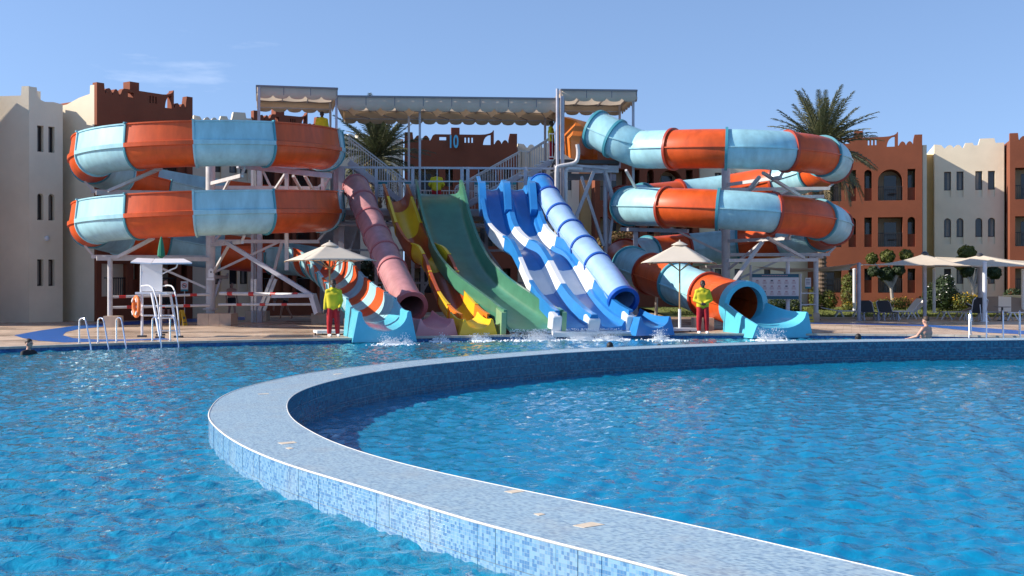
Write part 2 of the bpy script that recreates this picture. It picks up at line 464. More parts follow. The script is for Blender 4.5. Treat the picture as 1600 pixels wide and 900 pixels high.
# inner face
def strip(curve, z0, z1, name, mat, slen, off=0.0):
    vs, fs, uv = [], [], []
    for i, p in enumerate(curve):
        for z in (z0, z1):
            vs.append((p.x, p.y, z)); uv.append((slen[i], z))
    for i in range(len(curve) - 1):
        fs.append((i * 2, (i + 1) * 2, (i + 1) * 2 + 1, i * 2 + 1))
    return mesh_uv(name, vs, fs, uv, mat, wall)
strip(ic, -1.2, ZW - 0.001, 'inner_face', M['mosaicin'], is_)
def inset(curve, other, e):
    return [p + (p - q).normalized() * e for p, q in zip(curve, other)]
for zj in (ZW - 0.205, ZW - 0.41, ZW - 0.475):
    strip(inset(ic, oc, 0.003), zj - 0.008, zj, 'joint_band', M['grout'], is_)
def normal2(c, i):
    a, b = c[max(0, i - 1)], c[min(len(c) - 1, i + 1)]
    t = (b - a).normalized()
    return Vector((t.y, -t.x, 0))
mid_ref = (oc[0] + ic[0]) / 2
def outward(i):
    n = normal2(oc, i)
    return n if n.dot(oc[i] - ic[i]) > 0 else -n
core = [oc[i] - outward(i) * 0.005 for i in range(len(oc))]
strip(core, -1.2, ZW - 0.002, 'wall_core', M['grout'], os_)
# facing sheets of mosaic on the outer face, one object each
SHEET = 0.20
ocf = resample(oc, 0.02)
sf = arclen(ocf)
fine_out = []
for i in range(len(ocf)):
    a, b = ocf[max(0, i - 3)], ocf[min(len(ocf) - 1, i + 3)]
    t = (b - a).normalized(); fine_out.append(Vector((t.y, -t.x, 0)))
if fine_out[100].dot(oc[40] - ic[40]) < 0: fine_out = [-n for n in fine_out]
def at_s(s):
    x = min(len(ocf) - 1.001, max(0.0, s / sf[-1] * (len(ocf) - 1))); j = int(x)
    return ocf[j].lerp(ocf[j + 1], x - j), fine_out[j].lerp(fine_out[j + 1], x - j)
s = 0.0; k = 0
rng = random.Random(3)
while s + SHEET < sf[-1]:
    gap = 0.008 if k % 12 == 0 else rng.choice((0.001, 0.0015, 0.002, 0.0035))
    for (z0, z1) in ((ZW - 0.236, ZW - 0.010), (ZW - 0.80, ZW - 0.241)):
        vs, uv, fs = [], [], []
        jit = rng.uniform(-0.002, 0.003)
        nsub = 4
        for q in range(nsub + 1):
            ss = s + gap + (SHEET - gap) * q / nsub
            p, n = at_s(ss)
            for dn, z in ((-0.008, z0), (jit, z0), (jit, z1), (-0.008, z1)):
                w = p + n * dn
                vs.append((w.x, w.y, z)); uv.append((ss, z))
        for q in range(nsub):
            for e in range(4):
                e2 = (e + 1) % 4
                fs.append((q * 4 + e, (q + 1) * 4 + e, (q + 1) * 4 + e2, q * 4 + e2))
        fs.append((0, 1, 2, 3)); fs.append(tuple(nsub * 4 + e for e in (3, 2, 1, 0)))
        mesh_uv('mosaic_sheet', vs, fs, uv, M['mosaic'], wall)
    s += SHEET; k += 1
# white grout lines on both arrises
MB().tube([(p.x, p.y, ZW - 0.001) for p in oc], 0.009, 6).build('edge_trim', M['whitegrout'], wall)
MB().tube([(p.x, p.y, ZW - 0.003) for p in ic], 0.007, 6).build('edge_trim', M['whitegrout'], wall)
# bare mortar patches where tiles are missing
for quad in ([(895, 821.5), (913, 825), (945, 820), (924, 816)], [(434, 692), (441, 694.5), (464, 692), (459, 690)], [(403, 615.6), (404, 616.4), (421, 615.8), (419, 614.8)], [(520, 584.6), (524, 585.3), (536, 584.4), (532, 583.7)], [(788, 768), (800, 771), (820, 768), (808, 765.5)], [(834, 803), (842, 806), (852, 804), (845, 802)], [(446, 700), (452, 702), (459, 701), (453, 699)]):
    MB().plate([(G(x, y, ZW).x, G(x, y, ZW).y) for x, y in quad], ZW - 0.003, ZW + 0.003).build('mortar_patch', M['patchm'], wall, fix=True)

# --- water
def water_mat(name, tint, body, scale, fine, refl, turbid=0.5):
    m = bpy.data.materials.new(name); m.use_nodes = True
    n, l = m.node_tree.nodes, m.node_tree.links
    n.clear()
    out = n.new('ShaderNodeOutputMaterial')
    g = n.new('ShaderNodeNewGeometry')
    mp = n.new('ShaderNodeMapping'); mp.inputs['Scale'].default_value = (1, 0.75, 1)
    l.new(g.outputs['Position'], mp.inputs['Vector'])
    t1 = n.new('ShaderNodeTexNoise'); t1.inputs['Scale'].default_value = scale; t1.inputs['Detail'].default_value = 4; t1.inputs['Distortion'].default_value = 0.6
    l.new(mp.outputs[0], t1.inputs['Vector'])
    bp = n.new('ShaderNodeBump'); bp.inputs['Strength'].default_value = 1.0; bp.inputs['Distance'].default_value = fine
    l.new(t1.outputs['Fac'], bp.inputs['Height'])
    fr = n.new('ShaderNodeFresnel'); fr.inputs['IOR'].default_value = 1.33; l.new(bp.outputs[0], fr.inputs['Normal'])
    tr = n.new('ShaderNodeBsdfTransparent'); tr.inputs['Color'].default_value = (*tint, 1)
    df = n.new('ShaderNodeBsdfDiffuse'); df.inputs['Color'].default_value = (*body, 1); l.new(bp.outputs[0], df.inputs['Normal'])
    mx = n.new('ShaderNodeMixShader'); mx.inputs[0].default_value = turbid
    l.new(tr.outputs[0], mx.inputs[1]); l.new(df.outputs[0], mx.inputs[2])
    gl = n.new('ShaderNodeBsdfGlossy'); gl.inputs['Roughness'].default_value = 0.03; l.new(bp.outputs[0], gl.inputs['Normal'])
    fm = n.new('ShaderNodeMath'); fm.operation = 'MULTIPLY'; fm.inputs[1].default_value = refl; l.new(fr.outputs[0], fm.inputs[0])
    m2 = n.new('ShaderNodeMixShader'); l.new(fm.outputs[0], m2.inputs[0])
    l.new(mx.outputs[0], m2.inputs[1]); l.new(gl.outputs[0], m2.inputs[2]); l.new(m2.outputs[0], out.inputs['Surface'])
    return m
M['water'] = water_mat('slide_pool_water', (0.45, 0.88, 0.98), (0.015, 0.46, 0.74), 9.0, 0.030, 1.25, 0.42)
M['water2'] = water_mat('inner_pool_water', (0.40, 0.84, 0.98), (0.003, 0.38, 0.68), 8.0, 0.018, 0.9)

wallmid = np.array([[(a.x + b.x) / 2, (a.y + b.y) / 2] for a, b in zip(oc, ic)])
# polygon of the inner pool: along the wall's middle, then closed far to the side
polyin = np.vstack([wallmid, [[60, wallmid[-1][1] + 3], [60, -25], [wallmid[0][0] + 2, -25]]])
def inside(px, py, poly):
    res = np.zeros(px.shape, bool)
    x1, y1 = poly[-1]
    for x2, y2 in poly:
        c = (y2 > py) != (y1 > py)
        with np.errstate(divide='ignore', invalid='ignore'):
            xi = (x1 - x2) * (py - y2) / (y1 - y2 + 1e-12) + x2
        res ^= c & (px < xi)
        x1, y1 = x2, y2
    return res
def waves(x, y, seed, amp, lmin, lmax, n=46, main=-1.2):
    r = np.random.RandomState(seed)
    z = np.zeros_like(x)
    for i in range(n):
        lam = math.exp(r.uniform(math.log(lmin), math.log(lmax)))
        th = main + r.normal(0, 1.0)
        k = 2 * math.pi / lam
        ph = k * (x * math.cos(th) + y * math.sin(th)) + r.uniform(0, 6.28)
        z += amp * lam * np.sin(ph + 0.5 * np.sin(ph * 0.37 + i))
    return z
def water_sheet(name, z0, mat, seed, amp, lmin, lmax, want_inside, az0, az1, r0, r1, nr, na, label):
    rr = r0 * (r1 / r0) ** (np.arange(nr) / (nr - 1))
    aa = np.radians(np.linspace(az0, az1, na))
    Rg, A = np.meshgrid(rr, aa, indexing='ij')
    X = Rg * np.sin(A); Y = Rg * np.cos(A)
    Z = z0 + waves(X, Y, seed, amp, lmin, lmax)
    ins = inside(X, Y, polyin)
    idx = np.arange(nr * na).reshape(nr, na)
    q = np.stack([idx[:-1, :-1], idx[:-1, 1:], idx[1:, 1:], idx[1:, :-1]], -1).reshape(-1, 4)
    good = ins if want_inside else ~ins
    gf = good.reshape(-1)[q].any(axis=1)
    q = q[gf]
    used = np.unique(q)
    remap = -np.ones(nr * na, int); remap[used] = np.arange(len(used))
    V = np.stack([X, Y, Z], -1).reshape(-1, 3)[used]
    Q = remap[q]
    me = bpy.data.meshes.new(name)
    me.vertices.add(len(V)); me.vertices.foreach_set('co', V.astype(np.float32).ravel())
    me.loops.add(Q.size); me.loops.foreach_set('vertex_index', Q.astype(np.int32).ravel())
    me.polygons.add(len(Q)); me.polygons.foreach_set('loop_start', (np.arange(len(Q)) * 4).astype(np.int32)); me.polygons.foreach_set('loop_total', np.full(len(Q), 4, np.int32))
    me.polygons.foreach_set('use_smooth', np.ones(len(Q), bool))
    me.update(calc_edges=True); me.validate()
    me.materials.append(mat)
    o = bpy.data.objects.new(name, me); COL.objects.link(o)
    return tag(o, label, None, None, 'structure')
water_sheet('slide_pool_water', ZO, M['water'], 5, 0.0082, 0.12, 0.62, False, -48, 42, 2.5, 50, 760, 640, 'choppy bright blue water of the slide pool')
water_sheet('inner_pool_water', ZI, M['water2'], 9, 0.0074, 0.13, 0.55, True, -30, 62, 2.5, 46, 480, 420, 'calm blue water of the pool inside the wall')
# pool floor
fl = mesh_uv('pool_floor', [(-70, -30, -0.88), (70, -30, -0.88), (70, 60, -0.88), (-70, 60, -0.88)], [(0, 1, 2, 3)], [(0, 0), (140, 0), (140, 90), (0, 90)],
             tile_mat('pool_floor_mosaic', [(0.03, 0.55, 0.85), (0.04, 0.62, 0.88), (0.02, 0.48, 0.80)], (0.08, 0.58, 0.82), size=0.05))
tag(fl, kind='structure')

# --- deck with coping
edge_xd = [(-45, 8), (-28, 20.5), (-20, 26.6)] + [((x - 800) / F * d, d) for x, d in ((0, 31.5), (160, 33.3), (325, 34.8), (530, 36.4), (800, 38.7), (1000, 39.5), (1240, 39.7), (1450, 39.0), (1600, 38.0))] + [(30, 34.8), (48, 29)]
edge = resample(catmull([Vector((x, y, 0)) for x, y in edge_xd], 8), 0.5)
def deck_mat():
    m = pmat('beige_stone_paving', (0.62, 0.46, 0.335), 0.55, var=0.25, vscale=0.8, bump=0.15, bscale=18)
    n, l = m.node_tree.nodes, m.node_tree.links
    b = n['Principled BSDF']
    src = b.inputs['Base Color'].links[0].from_socket
    g = n.new('ShaderNodeNewGeometry')
    mp = n.new('ShaderNodeMapping'); mp.inputs['Rotation'].default_value = (0, 0, R(16)); l.new(g.outputs['Position'], mp.inputs['Vector'])
    br = n.new('ShaderNodeTexBrick'); br.inputs['Scale'].default_value = 1.0
    br.inputs['Brick Width'].default_value = 0.6; br.inputs['Row Height'].default_value = 0.4; br.inputs['Mortar Size'].default_value = 0.008
    br.inputs['Color1'].default_value = (1, 1, 1, 1); br.inputs['Color2'].default_value = (0.78, 0.76, 0.74, 1); br.inputs['Mortar'].default_value = (0.45, 0.42, 0.4, 1)
    l.new(mp.outputs[0], br.inputs['Vector'])
    mx = n.new('ShaderNodeMix'); mx.data_type = 'RGBA'; mx.blend_type = 'MULTIPLY'; mx.inputs[0].default_value = 1.0
    l.new(src, mx.inputs[6]); l.new(br.outputs['Color'], mx.inputs[7]); l.new(mx.outputs[2], b.inputs['Base Color'])
    t = n.new('ShaderNodeTexNoise'); t.inputs['Scale'].default_value = 0.35; t.inputs['Detail'].default_value = 3
    l.new(g.outputs['Position'], t.inputs['Vector'])
    rr = n.new('ShaderNodeMapRange'); rr.inputs[1].default_value = 0.42; rr.inputs[2].default_value = 0.6; rr.inputs[3].default_value = 0.22; rr.inputs[4].default_value = 0.7
    l.new(t.outputs['Fac'], rr.inputs[0]); l.new(rr.outputs[0], b.inputs['Roughness'])
    return m
M['deck'] = deck_mat()
mb = MB()
n_e = len(edge)
vs = [(p.x, p.y + 0.0, 0.0) for p in edge] + [(p.x * 1.6, 63.0 + 0.0 * p.x, 0.0) for p in edge]
mb.add(vs, [(i, i + 1, n_e + i + 1, n_e + i) for i in range(n_e - 1)])
tag(mb.build('pool_deck', M['deck']), kind='structure')
# coping stones along the edge
mb = MB()
for i in range(n_e - 1):
    a, b = edge[i], edge[i + 1]
    t = (b - a).normalized(); nrm = Vector((-t.y, t.x, 0))
    if nrm.y < 0: nrm = -nrm
    a2, b2 = a - nrm * 0.05 + t * 0.004, b - nrm * 0.05 - t * 0.004
    a3, b3 = a + nrm * 0.27 + t * 0.004, b + nrm * 0.27 - t * 0.004
    mb.plate([(a2.x, a2.y), (b2.x, b2.y), (b3.x, b3.y), (a3.x, a3.y)], -0.05, 0.012)
cp = mb.build('coping', pmat('pale_coping_stone', (0.50, 0.44, 0.37), 0.5, var=0.3, vscale=3), None, fix=True)
tag(cp, kind='structure')
vs, fs, uv = [], [], []
sl_ = arclen(edge)
for i, p in enumerate(edge):
    for z in (-1.0, -0.045):
        vs.append((p.x, p.y, z)); uv.append((sl_[i], z))
fs = [(2 * i, 2 * i + 2, 2 * i + 3, 2 * i + 1) for i in range(n_e - 1)]
tag(mesh_uv('pool_side', vs, fs, uv, M['mosaicpool']), kind='structure')
# skimmer slots
# blue painted path: a crescent beside the lifeguard chair and a band by the loungers
M['bluepaint'] = pmat('blue_floor_paint', (0.012, 0.115, 0.42), 0.35, var=0.15, vscale=2)
def sheet(name, px, z, mat, kind='structure'):
    pts = [G(x, y, 0) for x, y in px]
    o = MB().add([(p.x, p.y, z) for p in pts], [tuple(range(len(pts)))]).build(name, mat, fix=False)
    if o.data.polygons[0].normal.z < 0: o.data.flip_normals()
    return tag(o, kind=kind)
sheet('blue_path', [(420, 493.5), (308, 498), (240, 500.5), (170, 504.5), (110, 510), (60, 517), (22, 524), (36, 528.5), (60, 532.5), (100, 535.3), (150, 534.2), (200, 532.5), (270, 530.4), (255, 528.6), (200, 530.6), (150, 530.6), (115, 528.5), (98, 524), (103, 519), (125, 514), (170, 509.5), (230, 506), (308, 503), (420, 498.5)], 0.005, M['bluepaint'])
sheet('blue_path', [(1150, 503.3), (1240, 503.7), (1330, 505), (1440, 507.3), (1520, 511.2), (1600, 517), (1720, 523), (1720, 526), (1600, 522.6), (1535, 519.6), (1500, 515.5), (1440, 509.6), (1330, 507), (1240, 505.5), (1150, 505)], 0.005, M['bluepaint'])
# desert ground to the horizon, lawn strip in front of the hotel
gr = MB().add([(-900, 62.9, -0.02), (900, 62.9, -0.02), (900, 1800, -0.02), (-900, 1800, -0.02)], [(0, 1, 2, 3)]).build('ground', pmat('sandy_ground', (0.40, 0.30, 0.20), 0.95, var=0.3, vscale=0.3))
tag(gr, kind='structure')
gs = MB().add([(-900, -400, -1.3), (900, -400, -1.3), (900, 63, -1.3), (-900, 63, -1.3)], [(0, 1, 2, 3)]).build('lower_ground', pmat('sandy_ground_low', (0.40, 0.30, 0.20), 0.95, var=0.3, vscale=0.3))
tag(gs, kind='structure')
M['lawnm'] = pmat('lawn_grass', (0.15, 0.17, 0.03), 0.95, var=0.45, vscale=3.0, bump=0.8, bscale=60)
mb = MB().add([(7.5, 56.3, 0.07), (48, 55.0, 0.07), (70, 53, 0.07), (70, 61, 0.25), (48, 63, 0.25), (7.5, 64, 0.25), (70, 75, 0.25), (7.5, 75, 0.25)], [(0, 1, 4, 5), (1, 2, 3, 4), (5, 4, 3, 6, 7)])
lawn = tag(mb.build('lawn', M['lawnm']), kind='structure')
mb = MB().plate([(7.0, 55.95), (48, 54.6), (70, 52.6), (70, 53), (48, 55.0), (7.4, 56.3)], -0.05, 0.085)
tag(mb.build('lawn_kerb', M['stone'], fix=True), kind='structure')
# grass blades
rng = random.Random(11)
mb = MB()
for i in range(16000):
    x = rng.uniform(8, 32); y = rng.uniform(56.4, 63.0) if rng.random() < 0.8 else rng.uniform(63, 69)
    zl = 0.06 + 0.18 * min(1.0, max(0.0, (y - 56.2) / 7.6)); h = rng.uniform(0.04, 0.10); a = rng.uniform(0, 6.28); dx, dy = math.cos(a) * 0.02, math.sin(a) * 0.02
    mb.add([(x - dx, y - dy, zl), (x + dx, y + dy, zl), (x + rng.uniform(-.03, .03), y + rng.uniform(-.03, .03), zl + h)], [(0, 1, 2)])
tag(mb.build('grass', pmat('grass_blade', (0.16, 0.19, 0.035), 0.8, var=0.4, vscale=4)), 'short green grass growing on the lawn', 'grass', kind='stuff')
# ------------------------------------------------------------------ water slides
def frames(path):
    fr = []
    for i in range(len(path)):
        a, b = path[max(0, i - 1)], path[min(len(path) - 1, i + 1)]
        t = (b - a).normalized()
        r = t.cross(Vector((0, 0, 1))).normalized()
        fr.append((t, r, r.cross(t)))
    return fr
def sweep(path, fr, i0, i1, prof, closed=True, caps=False, scale=None):
    "prof: list of (u, v) or a function of i giving such a list"
    mb = MB()
    rows = []
    for i in range(i0, i1 + 1):
        pr = prof(i) if callable(prof) else prof
        t, r, n = fr[i]
        rows.append([path[i] + r * u + n * v for u, v in pr])
    m = len(rows[0])
    vs = [p for row in rows for p in row]
    fs = []
    for i in range(len(rows) - 1):
        for k in range(m if closed else m - 1):
            k2 = (k + 1) % m
            fs.append((i * m + k, i * m + k2, (i + 1) * m + k2, (i + 1) * m + k))
    if caps:
        fs.append(tuple(reversed(range(m)))); fs.append(tuple((len(rows) - 1) * m + k for k in range(m)))
    mb.add(vs, fs); mb.sm = True
    return mb
def circle_prof(r, n=28, rib=0.0):
    out = []
    for k in range(n):
        a = 2 * math.pi * k / n
        out.append((r * math.cos(a), r * math.sin(a)))
    if rib:
        out2 = []
        for k, (u, v) in enumerate(out):
            if k in (0, n // 2):
                sgn = 1 if k == 0 else -1
                e = 0.022
                seq = [(sgn * r, -e * sgn), (sgn * (r + rib), -e * sgn), (sgn * (r + rib), e * sgn), (sgn * r, e * sgn)]
                out2 += seq
            else: out2.append((u, v))
        out = out2
    return out
def ring_prof(r0, r1, n=28):
    return [(r1 * math.cos(2 * math.pi * k / n), r1 * math.sin(2 * math.pi * k / n)) for k in range(n)]
def trough(a, hl, hr, t=0.05, base=0.0, lean_l=0.0, lean_r=0.0, n=14, lip=0.05, rib=0.0):
    """open flume: half-round bottom of radius a about (0, base), walls reaching hl (at -u) and hr (at +u) above base.  closed thin shell"""
    outer = []
    outer.append((-a - t + lean_l - lip, base + hl)); outer.append((-a - t + lean_l - lip, base + hl - 0.05)); outer.append((-a - t + lean_l, base + hl - 0.06))
    if rib:
        outer += [(-a - t, base + 0.12), (-a - t - rib, base + 0.10), (-a - t - rib, base - 0.05), (-a - t, base - 0.07)]
    for k in range(n + 1):
        an = math.pi + math.pi * k / n
        outer.append(((a + t) * math.cos(an), base + (a + t) * math.sin(an)))
    outer.append((a + t + lean_r, base + hr - 0.06)); outer.append((a + t + lean_r + lip, base + hr - 0.05)); outer.append((a + t + lean_r + lip, base + hr))
    inner = [(a + lean_r, base + hr)]
    for k in range(n + 1):
        an = 2 * math.pi - math.pi * k / n
        inner.append((a * math.cos(an), base + a * math.sin(an)))
    inner.append((-a + lean_l, base + hl))
    return outer + inner
def ring_shell(c, fr_, r0_, r1_, d0, d1, mat, parent, name):
    t, r, n = fr_
    mb = MB(); N = 36; vs = []
    for (rr_, dd) in ((r1_, d0), (r1_, d1), (r0_, d1), (r0_, d0)):
        for k in range(N):
            a_ = 2 * math.pi * k / N
            vs.append(c + t * dd + (r * math.cos(a_) + n * math.sin(a_)) * rr_)
    fs = []
    for q in range(4):
        for k in range(N):
            fs.append((q * N + k, q * N + (k + 1) % N, ((q + 1) % 4) * N + (k + 1) % N, ((q + 1) % 4) * N + k))
    mb.add(vs, fs); mb.sm = True
    return mb.build(name, mat, parent, fix=True)
def flange(path, fr, i, prof, thick, mat, parent, hole=None):
    "a short collar round the flume at sample i"
    t = fr[i][0]
    p2 = [path[i] - t * thick / 2, path[i] + t * thick / 2]
    f2 = [fr[i], fr[i]]
    if hole: return ring_shell(path[i], fr[i], hole, max(u for u, v in prof), -thick / 2, thick / 2, mat, parent, 'flange')
    return sweep(p2, f2, 0, 1, prof, True, True).build('flange', mat, parent)
def grow(prof, e):
    cx = sum(u for u, v in prof) / len(prof); cyy = sum(v for u, v in prof) / len(prof)
    out = []
    for u, v in prof:
        L = math.hypot(u - cx, v - cyy) or 1
        out.append((u + (u - cx) / L * e, v + (v - cyy) / L * e))
    return out

# ---- spiral slide made of open flume (beside the lifeguard chair)
CL = Vector((-12.3, 48.3, 0)); RL = 4.62
knots = [(34, 7.42), (0, 7.10), (-45, 6.95), (-90, 6.78), (-135, 6.68), (-180, 6.50), (-225, 6.02), (-270, 5.44), (-315, 4.98), (-360, 4.62), (-405, 4.40), (-450, 4.22), (-495, 4.08), (-540, 3.94), (-585, 3.5), (-630, 3.0)]
def interp(kn, a):
    for (a0, z0), (a1, z1) in zip(kn, kn[1:]):
        if min(a0, a1) <= a <= max(a0, a1):
            t = (a - a0) / (a1 - a0); return z0 + (z1 - z0) * t
    return kn[-1][1]
lp = []
a = 34.0
angs = []
while a >= -630.01:
    z = sum(interp(knots, max(-630, min(34, a + k))) for k in (-20, -10, 0, 10, 20)) / 5
    lp.append(CL + Vector((RL * math.cos(R(a)), RL * math.sin(R(a)), z))); angs.append(a); a -= 4.0
tail = catmull([lp[-3], lp[-1], Vector((-10.2, 52.6, 2.9)), Vector((-8.6, 51.2, 2.72)), Vector((-7.6, 48.6, 2.45)), Vector((-6.7, 45.6, 2.05)), Vector((-5.75, 42.4, 1.58)), Vector((-4.95, 39.9, 1.25)), Vector((-4.62, 38.85, 1.15))], 8)[8:]
nl = len(lp)
lp = lp + resample(tail, 0.33)[1:]
lf = frames(lp)
slide_l = empty('water_slide', (CL.x, CL.y, 0), 0, 'orange and turquoise spiral slide of open flume beside the lifeguard chair', 'water slide')
tot = len(lp)
# wall heights: high outside wall on the turns, equal walls on the straight run out
def lprof(i):
    k = min(1.0, max(0.0, (i - nl + 4) / 14))
    e = min(1.0, max(0.0, (i - nl - 10) / 26)); w_ = 0.50 * (1 - e) + 0.10 * e
    hl = 0.84 * (1 - k) + w_ * k
    hr = 0.22 * (1 - k) + w_ * k
    return trough(0.74, hl, hr, 0.05, -0.03, 0.10 * (1 - k), 0.0, 14, 0.04, 0.07)
def segi(a):
    m_ = (a + 18) % 360
    return math.floor((a + 18) / 30) - (1 if m_ < 16 else 0)
bounds = [0]
for i in range(1, nl):
    # joints every 30 degrees, at -18, -48, -78 ...
    if segi(angs[i - 1]) != segi(angs[i]): bounds.append(i)
i = bounds[-1]
while True:
    i += 7 if i < nl + 10 else 4
    if i >= tot - 5: break
    bounds.append(i)
bounds.append(tot - 1)
cyc = ['orange', 'turq']
first = 0
for j, (i0, i1) in enumerate(zip(bounds, bounds[1:])):
    amid = angs[(i0 + i1) // 2] if (i0 + i1) // 2 < nl else None
    if amid is not None:
        par = int(segi(amid)); c = 'orange' if par % 2 == 1 else 'turq'
        lastc = c
    else:
        c = 'turq' if lastc == 'orange' else 'orange'; lastc = c
    sweep(lp, lf, i0, i1, lprof, True, True).build('flume_segment', M[c], slide_l)
    if 0 < j:
        pr = lprof(i0)
        half = len(pr) // 2 + 2
        flange(lp, lf, i0, grow(trough(0.74, 0.87 if i0 < nl else 0.12, 0.25 if i0 < nl else 0.12, 0.10, -0.03, 0.10 if i0 < nl else 0.0, 0.0, 14, 0.05), 0.012), 0.07, M['tflange' if c == 'turq' else 'turq'], slide_l)
# run-out mouth
def outlet(parent, c, ang, w_in, w_out, length, depth_base, mat, mat_in, h=0.9, wall=0.25, name='outlet', drop=0.0):
    """splash-down end: a base block with a scooped channel; c = centre of the front foot at deck level, ang = heading"""
    t = Vector((math.sin(ang), -math.cos(ang), 0)); r = Vector((math.cos(ang), math.sin(ang), 0))
    mb = MB(); nseg = 14; rows = []
    for k in range(nseg + 1):
        f = k / nseg
        q = c - t * length * (1 - f)
        wi = w_in + (w_out - w_in) * f
        hh = h * (1 - f) + h * 0.72 * f - 0.10 * math.sin(f * math.pi)
        fl = 0.42 * (1 - f) + 0.20 * f
        zb = depth_base
        hl_ = hh - drop * f ** 1.5
        row = [(-wi / 2 - wall - 0.10 * f, zb), (-wi / 2 - wall * 0.55, hl_), (-wi / 2 - wall * 0.25, hl_ + 0.02), (-wi / 2, hl_ - 0.03)]
        for m_ in range(1, 12):
            an = math.pi + math.pi * m_ / 12
            top_ = hl_ if m_ < 6 else hh
            row.append((wi / 2 * math.cos(an), top_ - 0.03 + (top_ - 0.03 - fl) * math.sin(an)))
        row += [(wi / 2, hh - 0.03), (wi / 2 + wall * 0.25, hh + 0.02), (wi / 2 + wall * 0.55, hh), (wi / 2 + wall + 0.10 * f, zb)]
        rows.append([q + r * u + Vector((0, 0, v)) for u, v in row])
    m_ = len(rows[0])
    fs = []
    for i in range(nseg):
        for k in range(m_ - 1):
            fs.append((i * m_ + k, i * m_ + k + 1, (i + 1) * m_ + k + 1, (i + 1) * m_ + k))
    fs.append(tuple(range(m_))); fs.append(tuple(nseg * m_ + k for k in reversed(range(m_))))
    mb.add([p for row in rows for p in row], fs)
    return mb.build(name, mat, parent, smooth=True, angle=40, fix=True)
HEAD = R(19)
outlet(slide_l, Vector((-3.93, 36.6, 0)), R(17), 1.46, 1.42, 2.3, -0.12, M['turq2'], None, 1.14, 0.20)

# ---- spiral tube slide (beside the information board)
CR = Vector((9.5, 52.6, 0)); RR = 4.60
kn = [(168, 7.75), (180, 7.72), (200, 7.45), (225, 7.24), (270, 7.12), (315, 7.03), (360, 6.92), (405, 6.5), (450, 6.0), (495, 5.55), (540, 5.12), (585, 4.86), (630, 4.62), (675, 4.35), (720, 4.06), (765, 3.72), (810, 3.36), (855, 3.05), (900, 2.72)]
rp = []; ra = []
a = 196.0
while a <= 900.01:
    z = sum(interp(kn, max(168, min(900, a + k))) for k in (-16, -8, 0, 8, 16)) / 5
    rp.append(CR + Vector((RR * math.cos(R(a)), RR * math.sin(R(a)), z))); ra.append(a); a += 4.0
head = catmull([Vector((3.62, 51.1, 8.32)), Vector((4.15, 50.75, 8.02)), Vector((4.72, 50.45, 7.68)), rp[3]], 6)[:-1]
head = resample(head, 0.34)
tail = resample(catmull([rp[-1], Vector((5.0, 51.2, 2.5)), Vector((5.55, 49.0, 2.15)), Vector((6.45, 46.4, 1.70)), Vector((7.35, 44.2, 1.24)), Vector((8.15, 42.1, 0.93))], 8), 0.33)[1:]
r0 = len(head); rn = len(head) + len(rp) - 3
rpath = head + rp[3:] + tail
rf = frames(rpath)
slide_r = empty('water_slide', (CR.x, CR.y, 0), 0, 'orange and turquoise closed tube slide spiralling beside the information board', 'water slide')
bounds = [0, 3]
al = [None] * r0 + ra[3:] + [None] * len(tail)
for i in range(r0 + 1, rn):
    if math.floor((al[i - 1] - 230.5) / 29.5) != math.floor((al[i] - 230.5) / 29.5): bounds.append(i)
bounds = [b for b in bounds if b < 4 or b > r0]
i = len(rpath) - 1 - 7
while i > rn + 1:
    bounds.append(i); i -= 7
bounds.append(len(rpath) - 1)
bounds = sorted(set(bounds))
lastc = None
TR = 0.80
for j, (i0, i1) in enumerate(zip(bounds, bounds[1:])):
    m_ = (i0 + i1) // 2
    if al[m_] is not None:
        par = int(math.floor((al[m_] - 230.5) / 29.5)); c = 'orange' if par % 2 == 0 else 'turq'
    else:
        c = 'turq' if (lastc in (None, 'orange')) else 'orange'
        if i0 >= rn: c = 'orange' if (len(bounds) - 2 - j) % 2 == 0 else 'turq'
    lastc = c
    sweep(rpath, rf, i0, i1, circle_prof(TR, 32, 0.06), True, False).build('tube_segment', M[c], slide_r)
    flange(rpath, rf, i0, circle_prof(TR + 0.085, 32), 0.11, M['tflange' if c == 'turq' else 'oflange'], slide_r, TR - 0.01)
# mouth collar and open run-out
mouth = rpath[-1]; tm = rf[-1][0]
ring_shell(mouth, rf[-1], TR - 0.10, TR + 0.09, -0.05, 0.32, M['turq2'], slide_r, 'mouth_collar')
outlet(slide_r, Vector((9.0, 39.35, 0)), R(18), 1.5, 1.75, 2.45, -0.12, M['turq2'], None, 1.0, 0.17, drop=0.42)
# start box on the tower
sb = MB()
c0 = Vector((2.92, 51.65, 7.85))
t0 = (rpath[1] - rpath[0]).normalized(); r0v = t0.cross(Vector((0, 0, 1))).normalized()
oct_ = [(-0.95, -0.75), (0.95, -0.75), (1.0, 0.1), (0.55, 0.95), (-0.35, 1.0), (-0.95, 0.4)]
rows = []
for dd, sc in ((-0.75, 0.85), (0.2, 0.98), (0.55, 0.80)):
    rows.append([c0 + t0 * dd + r0v * u * sc + Vector((0, 0, v * sc)) for u, v in oct_])
sb.add([p for row in rows for p in row], [(i * 6 + k, i * 6 + (k + 1) % 6, (i + 1) * 6 + (k + 1) % 6, (i + 1) * 6 + k) for i in range(2) for k in range(6)])
sb.build('start_box', M['orange2'], slide_r, smooth=False)

# ---- straight slides between the spirals
def slide(name, label, path, per=8, step=0.3):
    p = resample(catmull(path, per), step)
    root = empty(name, (p[-1].x, p[-1].y, 0), 0, label, 'water slide')
    return root, p, frames(p)
